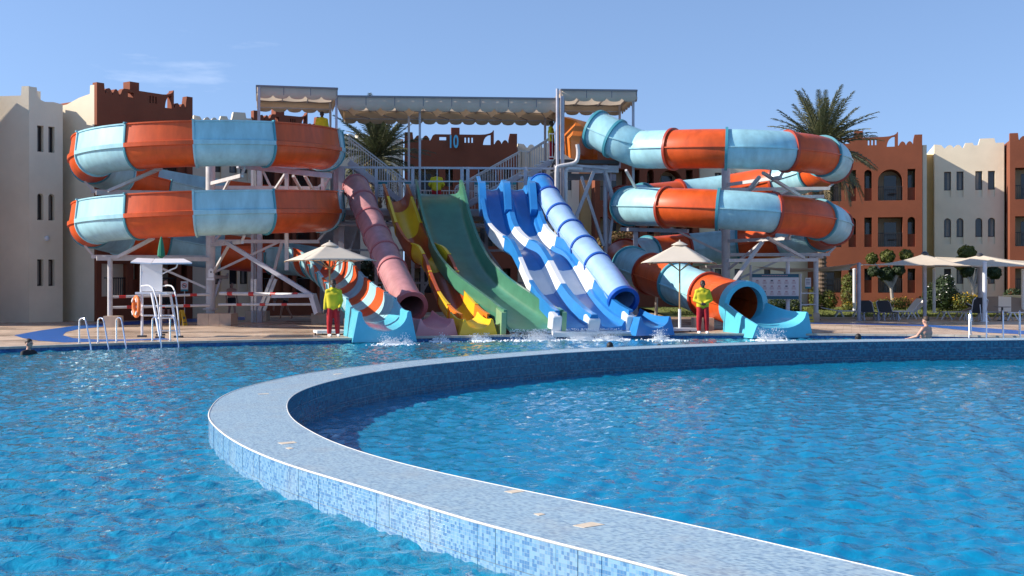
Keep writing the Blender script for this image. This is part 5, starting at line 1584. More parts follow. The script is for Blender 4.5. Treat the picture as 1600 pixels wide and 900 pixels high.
def small_sign(x0, x1, y0, y1, d, label, ring=False, post=None):
    a, b = P(x0, y1, d), P(x1, y0, d)
    root = empty('notice_sign', ((a.x + b.x) / 2, d, 0), 0, label, 'sign')
    w, h = b.x - a.x, b.z - a.z; cx, cz = (a.x + b.x) / 2, (a.z + b.z) / 2
    MB().box((cx, d, cz), (w, 0.02, h)).build('panel', M['paper'], root)
    MB().box((cx, d - 0.014, a.z + h * 0.09), (w, 0.01, h * 0.18)).build('bottom_band', M['teal'], root)
    if ring:
        vs = []; N = 24
        for k in range(N):
            for r_ in (h * 0.19, h * 0.25): vs.append((cx + r_ * math.cos(2 * math.pi * k / N), d - 0.015, cz + 0.06 * h + r_ * math.sin(2 * math.pi * k / N)))
        MB().add(vs, [(2 * k, 2 * k + 1, (2 * k + 3) % (2 * N), (2 * k + 2) % (2 * N)) for k in range(N)]).build('prohibition_ring', M['redpaint'], root)
        MB().beam((cx - h * 0.14, d - 0.016, cz + 0.2 * h), (cx + h * 0.14, d - 0.016, cz - 0.08 * h), 0.02).build('prohibition_bar', M['redpaint'], root)
        MB().beam((cx - 0.05, d - 0.013, cz + 0.10 * h), (cx + 0.06, d - 0.013, cz + 0.02 * h), 0.05).build('pictogram', M['inkd'], root)
    else:
        for q in range(4):
            MB().box((cx, d - 0.013, b.z - h * (0.15 + 0.14 * q)), (w * 0.7, 0.006, h * 0.05)).build('text_line', M['inkd'], root)
    if post: MB().tube([(cx, d + 0.02, 0), (cx, d + 0.02, a.z + 0.05)], 0.022, 8).build('post', M['steelw'], root)
small_sign(282.5, 294, 439.5, 455, 50.5, 'white prohibition notice on a thin post behind the barrier rails', True, True)
small_sign(1258, 1267, 434, 451, 52.3, 'small white notice with teal foot on the grey post', False, False)
# bird-box shaped sign on the column
sg = empty('column_sign', P(330, 427, 47.9), 0, 'small white house-shaped sign fixed to the column of the open spiral', 'sign')
MB().prism([(-0.11, -0.17), (0.11, -0.17), (0.11, 0.12), (0.0, 0.22), (-0.11, 0.12)], -0.03, 0.03).build('plate', M['whitepaint'], sg, local=True)
MB().box((0, -0.035, 0.05), (0.06, 0.01, 0.07)).build('pictogram', M['inkd'], sg, local=True)
MB().box((-0.02, -0.02, -0.24), (0.30, 0.05, 0.08)).build('bracket', M['whitepaint'], sg, local=True)
# yellow warning signs
def caution(p, label, rz=0.0):
    root = empty('caution_sign', p, rz, label, 'warning sign')
    for s_ in (-1, 1):
        mb = MB()
        mb.add([(-0.15, s_ * 0.16, 0), (0.15, s_ * 0.16, 0), (0.10, s_ * 0.02, 0.62), (-0.10, s_ * 0.02, 0.62), (-0.15, s_ * 0.16 - 0.02, 0), (0.15, s_ * 0.16 - 0.02, 0), (0.10, s_ * 0.02 - 0.02, 0.62), (-0.10, s_ * 0.02 - 0.02, 0.62)], [(0, 1, 2, 3), (7, 6, 5, 4), (0, 4, 5, 1), (1, 5, 6, 2), (2, 6, 7, 3), (3, 7, 4, 0)])
        mb.build('leaf_panel', M['yellowp'], root, local=True, fix=True)
    MB().box((0, -0.112, 0.30), (0.14, 0.008, 0.10), 0, R(-13)).build('pictogram', M['inkd'], root, local=True)
    MB().box((0, -0.150, 0.12), (0.20, 0.008, 0.04), 0, R(-13)).build('print', M['inkd'], root, local=True)
caution(G(1265, 503.5), 'yellow folding caution sign beside the grey post and stone block')
caution(XD(284, 47.5), 'yellow folding caution sign behind the barrier rails', R(70))

# shade sails and posts
def sail_post(x, ytop, d, r, mat, label, z0=0.0):
    p = XD(x, d, z0)
    root = empty('sail_post', p, 0, label, 'post')
    MB().tube([p, P(x, ytop, d)], r, 14).build('shaft', M[mat], root)
    MB().lathe(p, [(r + 0.08, 0.0), (r + 0.08, 0.03), (r, 0.04)], 14).build('base_plate', M[mat], root)
    MB().lathe(P(x, ytop, d), [(r + 0.01, -0.06), (r + 0.01, 0.0), (0.0, 0.03)], 14).build('cap', M[mat], root)
sail_post(1342, 411, 53.3, 0.088, 'steel', 'thick grey sail post beside the charcoal lounger')
sail_post(1335, 420, 59.5, 0.085, 'whitepaint', 'white sail post beside the trimmed tall shrub', 0.25)
sail_post(1445, 396, 54.3, 0.085, 'steel', 'tall grey sail post under the peak of the first sail')
sail_post(1459.5, 420, 57.5, 0.075, 'whitepaint', 'white sail post in front of the round flowering bush', 0.25)
sail_post(1538.5, 409, 51.8, 0.09, 'whitepaint', 'thick pale sail post beside the dark lounger backrest')
sail_post(1531, 398, 55.8, 0.10, 'steel', 'grey sail post under the peak of the second sail')
sail_post(1598, 421, 57.0, 0.075, 'whitepaint', 'white sail post at the terracotta end building', 0.25)
sail_post(1676, 412, 52.0, 0.09, 'steel', 'grey sail post past the last lounger')
def sail(label, apex, corners, sag=0.5):
    root = empty('shade_sail', apex, 0, label, 'shade sail')
    n = 10
    for k in range(len(corners)):
        a, b = corners[k], corners[(k + 1) % len(corners)]
        vs = []
        for i in range(n + 1):
            f = i / n
            for j in range(n + 1):
                g = j / n
                e = a.lerp(b, g)
                e = e.lerp((a + b) / 2 * 0.5 + apex * 0.5, 0.0)
                q = apex.lerp(e, f)
                q.z -= sag * 0.9 * f * (1 - f) * 1.6
                m_ = ((a + b) / 2)
                inward = (apex - m_); inward.z = 0
                q += inward * (0.16 * f * f * math.sin(math.pi * g))
                vs.append(q)
        o = MB().add(vs, [(i * (n + 1) + j, (i + 1) * (n + 1) + j, (i + 1) * (n + 1) + j + 1, i * (n + 1) + j + 1) for i in range(n) for j in range(n)]).build('sail_panel', M['sail'], root, smooth=True, angle=80)
        mb = MB(); mb.tube([vs[n * (n + 1) + j] for j in range(n + 1)], 0.022, 6); mb.build('hem', M['sail'], root)
    MB().lathe(apex, [(0.16, -0.12), (0.16, 0.02), (0.07, 0.08), (0, 0.1)], 12).build('peak_cap', M['dark'], root)
sail('peaked cream shade sail over the charcoal loungers', P(1445, 396, 54.3), [P(1342, 413.5, 53.3), P(1538, 415.0, 51.8), P(1529, 413, 58.5), P(1345, 414, 59.0)], 0.42)
sail('peaked cream shade sail over the brown-grey loungers', P(1531, 398, 55.8), [P(1440, 417, 55.4), P(1676, 415, 52.0), P(1690, 412, 60), P(1462, 402, 60.5)], 0.42)
def tri_sail(label, a, b, c, sagz):
    root = empty('shade_sail', a, 0, label, 'shade sail')
    n = 12; vs = []; fs = []; idx = {}
    for i in range(n + 1):
        for j in range(n + 1 - i):
            u, v = i / n, j / n; w_ = 1 - u - v
            q = a * w_ + b * u + c * v
            cen = (a + b + c) / 3
            e = 4 * (u * v + v * w_ + w_ * u) / 1.333 * 0.0 + (u * v + v * w_ + w_ * u)
            q.z -= sagz * e
            q = q.lerp(cen, 0.22 * (1 - 27 * u * v * w_) * min(1, 4 * max(u * v, v * w_, w_ * u)))
            idx[(i, j)] = len(vs); vs.append(q)
    for i in range(n):
        for j in range(n - i):
            fs.append((idx[(i, j)], idx[(i + 1, j)], idx[(i, j + 1)]))
            if j < n - i - 1: fs.append((idx[(i + 1, j)], idx[(i + 1, j + 1)], idx[(i, j + 1)]))
    MB().add(vs, fs).build('sail_panel', M['sail'], root, smooth=True)
tri_sail('long flat beige shade sail stretched past the tall palm trunk', P(1341, 411, 53.3), P(1336, 421, 59.5), P(1174, 420, 51.7), 0.5)
tri_sail('second flat beige shade sail low behind the information board', P(1341, 412.5, 53.4), P(1176, 416, 51.7), P(1240, 424, 60.5), 0.6)

# loungers
def lounger(label, p, rz, back, sling, frame, group='loungers beside the pool'):
    root = empty('sun_lounger', p, rz, label, 'sun lounger', group)
    L = 1.25; w = 0.62; z = 0.36
    fm = M[frame]
    for s_ in (-1, 1):
        MB().tube([(s_ * w / 2, -0.62, z), (s_ * w / 2, 0.55, z)], 0.025, 8).build('side_rail', fm, root, local=True)
        for (y, dy) in ((-0.45, -0.18), (-0.35, 0.22), (0.40, -0.2), (0.46, 0.22)):
            MB().beam((s_ * w / 2, y, z), (s_ * w / 2, y + dy, 0.0), 0.045, 0.05).build('leg', fm, root, local=True)
    MB().box((0, -0.05, z + 0.012), (w - 0.02, 1.10, 0.025)).build('seat_sling', M[sling], root, local=True)
    by, bz = math.cos(R(back)), math.sin(R(back))
    Lb = 0.78
    p0 = Vector((0, 0.5, z)); p1 = p0 + Vector((0, by * Lb, bz * Lb))
    mb = MB(); th = 0.03
    n_ = Vector((0, -bz, by))
    vs = []
    for (x, q) in ((-w / 2, p0), (w / 2, p0), (w / 2 - 0.0, p0.lerp(p1, 0.86)), (w / 2 - 0.09, p1), (-w / 2 + 0.09, p1), (-w / 2, p0.lerp(p1, 0.86))):
        vs.append(Vector((x, q.y, q.z)) + n_ * th / 2)
    vs += [v - n_ * th for v in vs]
    mb.add(vs, [(0, 1, 2, 3, 4, 5), (11, 10, 9, 8, 7, 6)] + [(k, 6 + k, 6 + (k + 1) % 6, (k + 1) % 6) for k in range(6)])
    mb.build('back_sling', M[sling], root, local=True, fix=True)
    for s_ in (-1, 1):
        MB().tube([(s_ * w / 2, p0.y, p0.z), (s_ * w / 2, p0.lerp(p1, 0.84).y, p0.lerp(p1, 0.84).z), (s_ * (w / 2 - 0.1), p1.y, p1.z)], 0.022, 8).build('back_frame', fm, root, local=True)
    if back > 20: MB().beam((0, p0.lerp(p1, 0.6).y, p0.lerp(p1, 0.6).z - 0.02), (0, p0.y + 0.35, 0.3), 0.03).build('back_prop', fm, root, local=True)
lounger('charcoal lounger with raised back standing next to the thick grey sail post', XD(1358, 53.6), R(-6), 42, 'sling', 'steel')
lounger('charcoal lounger with raised back beside the folded white loungers', XD(1388, 53.6), R(-4), 42, 'sling', 'steel')
lounger('white lounger lying flat beside the white sail post', XD(1326, 56.4), R(80), 12, 'whitecloth', 'whitepaint')
lounger('white lounger with steep back behind the charcoal pair', XD(1406, 55.6), R(-80), 50, 'whitecloth', 'whitepaint')
lounger('white lounger with half raised back tucked behind the charcoal pair', XD(1412, 56.3), R(-78), 40, 'whitecloth', 'whitepaint')
lounger('brown-grey lounger lying level next to the round flowering bush', XD(1488, 54.8), R(-88), 22, 'slingb', 'steelw')
lounger('dark lounger with its steep back turned to the pool', XD(1524, 53.2), R(174), 62, 'sling', 'whitepaint')
lounger('brown-grey lounger between pale sail post and small table', XD(1551, 54.4), R(86), 30, 'sling', 'steelw')
lounger('brown-grey lounger past the small table', XD(1592, 53.6), R(-92), 28, 'slingb', 'whitepaint')
tb_ = empty('side_table', XD(1566, 53.4), 0, 'small dark pedestal table among the brown-grey loungers', 'table')
MB().lathe((0, 0, 0), [(0.22, 0.0), (0.22, 0.03), (0.045, 0.05), (0.045, 0.6)], 14).build('pedestal', M['dark'], tb_, local=True)
MB().lathe((0, 0, 0.6), [(0.0, 0.03), (0.36, 0.03), (0.36, 0.0), (0.0, 0.0)], 20).build('top', M['slingb'], tb_, local=True)
tb2 = empty('side_table', XD(1276, 54.2), 0, 'small wooden pedestal table at the foot of the tall palm', 'table')
MB().lathe((0, 0, 0), [(0.2, 0.0), (0.2, 0.03), (0.04, 0.05), (0.04, 0.66)], 14).build('pedestal', M['dark'], tb2, local=True)
MB().lathe((0, 0, 0.66), [(0.0, 0.03), (0.3, 0.03), (0.3, 0.0), (0.0, 0.0)], 20).build('top', M['wood'], tb2, local=True)
# canvas windbreak behind the last loungers
wb = empty('windbreak', XD(1570, 57.0), 0, 'grey and white canvas windbreak behind the last loungers', 'windbreak')
pts = [(1530, 464, 489), (1560, 463, 489), (1580, 464, 489.5), (1600, 466, 490), (1640, 466, 491)]
for k, (q, q2) in enumerate(zip(pts, pts[1:])):
    d = 56.8
    o = MB().add([P(q[0], q[2], d), P(q2[0], q2[2], d), P(q2[0], q2[1], d + 0.5), P(q[0], q[1], d + 0.5)], [(0, 1, 2, 3)]).build('canvas_panel', M['slingb' if k % 2 == 0 else 'whitecloth'], wb)
    sd = o.modifiers.new('t', 'SOLIDIFY'); sd.thickness = 0.02
    MB().tube([XD(q[0], 57.1), P(q[0], q[1] - 2, 57.4)], 0.025, 8).build('stake', M['steelw'], wb)
# low wall in front of the loungers' planting
lw = empty('garden_wall', (XD(1700, 58.2).x, 58.2, 0), 0, 'low cream garden wall at the terracotta end building', 'wall')
MB().plate([(XD(1570, 60).x, 60.0), (XD(1760, 60).x, 59.0), (XD(1760, 60).x, 59.3), (XD(1570, 60).x, 60.3)], 0.2, 1.02).build('wall_body', M['cream'], lw)
MB().plate([(XD(1570, 60).x, 59.96), (XD(1760, 60).x, 58.96), (XD(1760, 60).x, 59.34), (XD(1570, 60).x, 60.34)], 1.02, 1.08).build('wall_cap', M['cream'], lw)
# ------------------------------------------------------------------ plants
def frond_mesh(name, L, droop, lift, seed, mat, nl=34, wid=0.42):
    rng = random.Random(seed); mb = MB()
    n = 12; pts = []
    for i in range(n + 1):
        f = i / n
        pts.append(Vector((L * (f - 0.12 * f * f * droop), 0, lift * L * f - droop * L * f * f * 0.55)))
    mb.tube(pts, [0.035 * (1 - 0.85 * i / n) + 0.004 for i in range(n + 1)], 5)
    for k in range(nl):
        f = 0.14 + 0.86 * k / nl
        x = f * n; i = min(n - 1, int(x)); p = pts[i].lerp(pts[i + 1], x - i)
        t = (pts[i + 1] - pts[i]).normalized()
        ll = wid * L / 3 * (math.sin(math.pi * (0.16 + 0.80 * f)) ** 0.7) * rng.uniform(0.8, 1.15)
        for s_ in (-1, 1):
            out = (Vector((0, s_, 0)) * 0.75 + t * 0.75 + Vector((0, 0, rng.uniform(-0.25, 0.25)))).normalized()
            tip = p + out * ll + Vector((0, 0, -0.18 * ll))
            sd = t * 0.028
            up = Vector((0, 0, 0.02))
            mb.add([p - sd, p + sd, p + out * ll * 0.5 + sd * 0.9 + up, tip, p + out * ll * 0.5 - sd * 0.9 + up], [(0, 1, 2, 4), (4, 2, 3)])
    me_o = mb.build(name, mat, None, smooth=False)
    me = me_o.data
    bpy.data.objects.remove(me_o, do_unlink=True)
    return me
FR = [frond_mesh('frond', 3.0, 0.35, 0.10, 1, M['palm']), frond_mesh('frond', 3.0, 0.62, 0.16, 2, M['palm']), frond_mesh('frond', 2.9, 0.9, 0.12, 3, M['palm']), frond_mesh('frond', 2.6, 1.15, -0.05, 4, M['palmdry'])]
def palm(label, base, zc, n, scale, seed, lean=0.0):
    root = empty('palm_tree', base, 0, label, 'palm tree')
    rng = random.Random(seed)
    h = zc - base.z
    # trunk with leaf-base scars
    mb = MB(); prof = []
    k = int(h / 0.11)
    for i in range(k + 1):
        f = i / k; r = 0.26 - 0.08 * f + (0.10 * max(0, 1 - f * 9)) + (0.10 * max(0, f - 0.9) * 10)
        prof.append((r + (0.035 if i % 2 else -0.015), h * f))
    mb.lathe((0, 0, 0), prof, 14); mb.build('trunk', M['trunkp'], root, local=True, smooth=False)
    for i in range(n):
        f = (i + 0.5) / n
        el = 84 - 122 * f ** 0.95 + rng.uniform(-7, 7)
        az = i * 137.5 + rng.uniform(-14, 14)
        mi = 0 if el > 45 else (1 if el > 10 else 2)
        if el < -12 and rng.random() < 0.55: mi = 3
        o = bpy.data.objects.new('frond', FR[mi]); COL.objects.link(o); o.parent = root
        o.location = (0, 0, h + 0.1 * (1 - f))
        o.rotation_euler = (rng.uniform(-0.5, 0.5), -R(el), R(az))
        s_ = scale * rng.uniform(0.86, 1.1); o.scale = (s_, s_, s_)
    return root
palm('date palm with full crown behind the start of the pink slide', XD(590, 57.5), 7.75, 84, 1.0, 3)
palm('tall date palm on the lawn behind the tube spiral', XD(1284, 63.7, 0.25), 8.75, 108, 1.14, 8)

def leaves(mb, c, rad, n, size, seed, shell=0.55, squash=1.0):
    rng = random.Random(seed)
    c = Vector(c)
    for i in range(n):
        while True:
            v = Vector((rng.uniform(-1, 1), rng.uniform(-1, 1), rng.uniform(-1, 1)))
            if 0.02 < v.length <= 1: break
        d = v.normalized(); r = shell + (1 - shell) * rng.random() ** 0.6
        wob = 1 + 0.16 * math.sin(d.x * 5 + seed) * math.cos(d.z * 6 + d.y * 4)
        p = c + Vector((d.x * rad[0], d.y * rad[1], d.z * rad[2])) * r * wob
        nrm = (d + Vector((rng.uniform(-1, 1), rng.uniform(-1, 1), rng.uniform(-0.6, 1))) * 0.8).normalized()
        u = nrm.orthogonal().normalized(); w = nrm.cross(u)
        a = rng.uniform(0, 6.28); u, w = u * math.cos(a) + w * math.sin(a), w * math.cos(a) - u * math.sin(a)
        s_ = size * rng.uniform(0.6, 1.3)
        mb.add([p - u * s_, p + w * s_ * 0.5, p + u * s_, p - w * s_ * 0.5], [(0, 1, 2, 3)])
def bush(label, p, blobs, mat, size=0.05, dens=900, flowers=None, cat='shrub', name='shrub', group=None, stem=True):
    root = empty(name, p, 0, label, cat, group)
    mb = MB()
    for k, (dx, dy, dz, rx, ry, rz) in enumerate(blobs):
        leaves(mb, (dx, dy, dz), (rx, ry, rz), int(dens * (rx * rz + rx * ry + ry * rz) / 0.75), size, k + len(label))
    mb.build('foliage', M[mat], root, local=True)
    if flowers:
        mb = MB()
        for k, (dx, dy, dz, rx, ry, rz) in enumerate(blobs):
            leaves(mb, (dx, dy, dz + 0.08), (rx * 1.03, ry * 1.03, rz), int(flowers[1] * rx * rz / 0.3), size * 0.9, k + 50, 0.92)
        o = mb.build('blossom', M[flowers[0]], root, local=True); o['kind'] = 'stuff'
    if stem: MB().tube([(0, 0, -0.1), (0.02, 0, blobs[0][2])], [0.05, 0.03], 7).build('stem', M['trunkp'], root, local=True)
    return root
ZL = 0.25
bush('big dark round bush with pale blossoms beside the white sail post', XD(1473, 62.5, ZL), [(0, 0, 0.9, 0.75, 0.7, 0.85), (0.5, 0.1, 0.55, 0.55, 0.5, 0.6), (-0.55, 0.1, 0.6, 0.5, 0.5, 0.65), (0.15, 0, 1.5, 0.45, 0.4, 0.4)], 'leaf', 0.07, 900, ('whitecloth', 22))
bush('tall trimmed column shrub between palm trunk and white sail post', XD(1326, 62.5, ZL), [(0, 0, 0.85, 0.42, 0.4, 0.85), (0, 0, 1.45, 0.38, 0.38, 0.5)], 'leafy', 0.06, 1100)
bush('low bush with yellow flowers behind the dark lounger', XD(1508, 62.0, ZL), [(0, 0, 0.45, 0.75, 0.5, 0.45), (0.6, 0, 0.4, 0.5, 0.4, 0.4)], 'leafy', 0.06, 900, ('leaff', 160))
bush('low yellow flowered plant at the foot of the white sail post', XD(1336, 62.0, ZL), [(0, 0, 0.22, 0.4, 0.3, 0.25), (-0.45, 0, 0.2, 0.3, 0.3, 0.2)], 'leafy', 0.05, 800, ('leaff', 130))
bush('low flowering plant under the first pom-pom tree', XD(1383, 64.5, ZL), [(0, 0, 0.3, 0.5, 0.4, 0.32), (0.9, 0, 0.3, 0.6, 0.4, 0.35), (-0.5, 0, 0.2, 0.3, 0.3, 0.25)], 'leafy', 0.06, 800, ('leaff', 60))
bush('small dark bush against the terracotta wall by the round bush', XD(1443, 64, ZL), [(0, 0, 0.35, 0.5, 0.4, 0.4)], 'leaf', 0.06, 900)
bush('small green shrub in front of the terracotta end building', XD(1583, 61.5, 0.9), [(0, 0, 0.25, 0.45, 0.3, 0.3), (0.4, 0, 0.22, 0.3, 0.3, 0.25)], 'leaf', 0.06, 900)
bush('low dark hedge plant under the information board', XD(1214, 60, ZL), [(-0.9, 0, 0.25, 0.6, 0.4, 0.35), (0, 0, 0.28, 0.7, 0.4, 0.35), (0.8, 0, 0.25, 0.5, 0.4, 0.35)], 'leaf', 0.07, 800, ('leafy', 60))
bush('leafy green shrub at the foot of the tall palm', XD(1274, 63.2, ZL), [(0, 0, 0.6, 0.35, 0.35, 0.7), (0.75, 0, 0.5, 0.45, 0.4, 0.55)], 'leafy', 0.07, 900)
# ochre flowering trees behind the tower
def small_tree(label, p, trunk_h, blobs, mat, dens=700, size=0.09, flowers=None):
    root = empty('garden_tree', p, 0, label, 'tree')
    mb = MB()
    for k, (dx, dy, dz, rx, ry, rz) in enumerate(blobs):
        leaves(mb, (dx, dy, dz), (rx, ry, rz), int(dens * (rx * rz + rx * ry + ry * rz) / 0.75), size, k + len(label))
    mb.build('crown', M[mat], root, local=True)
    if flowers:
        mb = MB()
        for k, (dx, dy, dz, rx, ry, rz) in enumerate(blobs): leaves(mb, (dx, dy, dz), (rx * 1.05, ry * 1.05, rz * 1.05), int(flowers[1] * rx * rz), size, k + 90, 0.9)
        o = mb.build('blossom', M[flowers[0]], root, local=True); o['kind'] = 'stuff'
    MB().tube([(0, 0, -0.1), (0.05, 0, trunk_h * 0.6), (0, 0, trunk_h)], [0.09, 0.07, 0.05], 9).build('trunk', M['trunkw'], root, local=True)
    for k, (dx, dy, dz, rx, ry, rz) in enumerate(blobs):
        MB().tube([(0, 0, trunk_h * 0.72), (dx * 0.6, dy * 0.6, (trunk_h + dz) / 2 + 0.1), (dx, dy, dz)], [0.05, 0.04, 0.02], 7).build('limb', M['trunkw'], root, local=True)
small_tree('ochre flowering tree behind the blue tube slide', XD(938, 60.5), 2.6, [(0, 0, 3.4, 0.9, 0.7, 0.55), (-0.6, 0, 3.1, 0.6, 0.5, 0.4), (0.5, 0.1, 3.2, 0.6, 0.5, 0.45)], 'leafo', 900, 0.08, ('leafy', 300))
small_tree('ochre flowering tree under the middle turn of the tube spiral', XD(971, 59.5), 2.6, [(0, 0, 3.6, 0.9, 0.7, 0.7), (0.7, 0, 3.3, 0.6, 0.5, 0.5), (-0.5, 0, 3.3, 0.5, 0.5, 0.45)], 'leafo', 900, 0.08, ('leafy', 300))
small_tree('ochre flowering tree seen between the turns of the tube spiral', XD(1025, 60.5), 2.5, [(0, 0, 3.5, 0.8, 0.7, 0.55), (0.9, 0, 3.4, 0.8, 0.6, 0.45), (1.8, 0.2, 3.4, 0.7, 0.6, 0.4)], 'leafo', 900, 0.08, ('leafy', 250))
small_tree('dark leafy tree behind the run-out of the open spiral', XD(575, 58.0), 1.2, [(0, 0, 2.0, 0.9, 0.7, 0.8), (-0.7, 0, 1.7, 0.6, 0.5, 0.6)], 'leaf', 900, 0.09)
# pom-pom trees
def pompom(label, p, balls, seed):
    root = empty('topiary_tree', p, 0, label, 'tree')
    MB().tube([(0, 0, -0.1), (0.05, 0, 0.5), (-0.02, 0, 1.2)], [0.13, 0.10, 0.09], 10).build('trunk', M['trunkw'], root, local=True)
    for k, (dx, dz, r, lit) in enumerate(balls):
        MB().tube(catmull([(0, 0, 1.1), (dx * 0.35, 0, 1.25 + (dz - 1.2) * 0.3), (dx * 0.9, 0.05 * (-1) ** k, dz - r * 0.5), (dx, 0, dz)], 4), [0.06] * 5 + [0.045] * 4 + [0.03] * 4, 7).build('limb', M['trunkw'], root, local=True)
        mb = MB(); leaves(mb, (dx, 0.1 * (-1) ** k, dz), (r, r, r * 0.92), int(2600 * r * r / 0.16), 0.05, seed + k, 0.75)
        mb.build('leaf_ball', M['leaf' if not lit else 'leafy'], root, local=True)  # sunlight put into the leaf colour: balls marked lit get the yellower green
def pz(y, d): return HC - (y - HOR) / F * d - ZL
dT = 65.5; kx = dT / F
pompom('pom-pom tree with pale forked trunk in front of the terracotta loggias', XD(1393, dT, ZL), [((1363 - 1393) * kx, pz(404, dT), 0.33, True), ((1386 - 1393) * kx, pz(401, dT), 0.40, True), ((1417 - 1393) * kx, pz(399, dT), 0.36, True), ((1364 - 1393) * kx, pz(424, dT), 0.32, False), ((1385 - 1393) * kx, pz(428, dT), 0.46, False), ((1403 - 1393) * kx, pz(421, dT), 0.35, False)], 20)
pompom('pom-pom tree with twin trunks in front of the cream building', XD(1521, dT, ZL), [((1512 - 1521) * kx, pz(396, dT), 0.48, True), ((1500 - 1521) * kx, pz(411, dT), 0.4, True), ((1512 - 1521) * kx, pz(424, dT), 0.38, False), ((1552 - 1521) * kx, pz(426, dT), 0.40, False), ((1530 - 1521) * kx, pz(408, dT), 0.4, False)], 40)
# ------------------------------------------------------------------ people
def capsule(mb, p0, p1, r0, r1, n=12):
    p0, p1 = Vector(p0), Vector(p1)
    d = p1 - p0; L = d.length
    t = d.normalized() if L > 1e-6 else Vector((0, 0, 1))
    u = t.orthogonal().normalized(); w = t.cross(u)
    rows = []
    for k in range(1, 5):
        a = -math.pi / 2 + k * math.pi / 8
        rows.append((p0 + t * math.sin(a) * r0, math.cos(a) * r0))
    for k in range(0, 4):
        a = k * math.pi / 8
        rows.append((p1 + t * math.sin(a) * r1, math.cos(a) * r1))
    vs = [p0 - t * r0]
    for c, r in rows:
        for k in range(n): vs.append(c + (u * math.cos(2 * math.pi * k / n) + w * math.sin(2 * math.pi * k / n)) * r)
    vs.append(p1 + t * r1)
    fs = [(0, 1 + (k + 1) % n, 1 + k) for k in range(n)]
    for i in range(len(rows) - 1):
        for k in range(n):
            fs.append((1 + i * n + k, 1 + i * n + (k + 1) % n, 1 + (i + 1) * n + (k + 1) % n, 1 + (i + 1) * n + k))
    b = 1 + (len(rows) - 1) * n; e = len(vs) - 1
    fs += [(b + k, b + (k + 1) % n, e) for k in range(n)]
    mb.add(vs, fs)
def blob(name, caps, mat, root, voxel=0.016, balls=()):
    mb = MB()
    for c in caps: capsule(mb, *c)
    for b in balls: mb.ball(*b)
    o = mb.build(name, mat, root, local=True, smooth=True)
    rm = o.modifiers.new('skin', 'REMESH'); rm.mode = 'VOXEL'; rm.voxel_size = voxel; rm.use_smooth_shade = True
    sm = o.modifiers.new('smooth', 'SMOOTH'); sm.factor = 0.5; sm.iterations = 6
    return o
def hand(caps, wrist, direction, palm_n, s=1.0):
    d = Vector(direction).normalized(); n = Vector(palm_n).normalized(); sd = d.cross(n).normalized()
    w = Vector(wrist)
    for k in (-1, 0, 1):
        capsule_end = w + d * 0.085 * s + sd * 0.026 * k
        caps.append((w + sd * 0.012 * k, capsule_end, 0.022 * s, 0.019 * s))
    for k, (o_, L) in enumerate(((-0.033, 0.062), (-0.011, 0.075), (0.011, 0.07), (0.033, 0.055))):
        b = w + d * 0.085 * s + sd * o_
        m_ = b + d * L * 0.6 * s + n * 0.008
        caps.append((b, m_, 0.0105 * s, 0.010 * s)); caps.append((m_, m_ + d * L * 0.5 * s + n * 0.022, 0.010 * s, 0.008 * s))
    b = w + d * 0.03 * s - sd * 0.03
    caps.append((b, b + d * 0.05 - sd * 0.03, 0.014 * s, 0.011 * s))
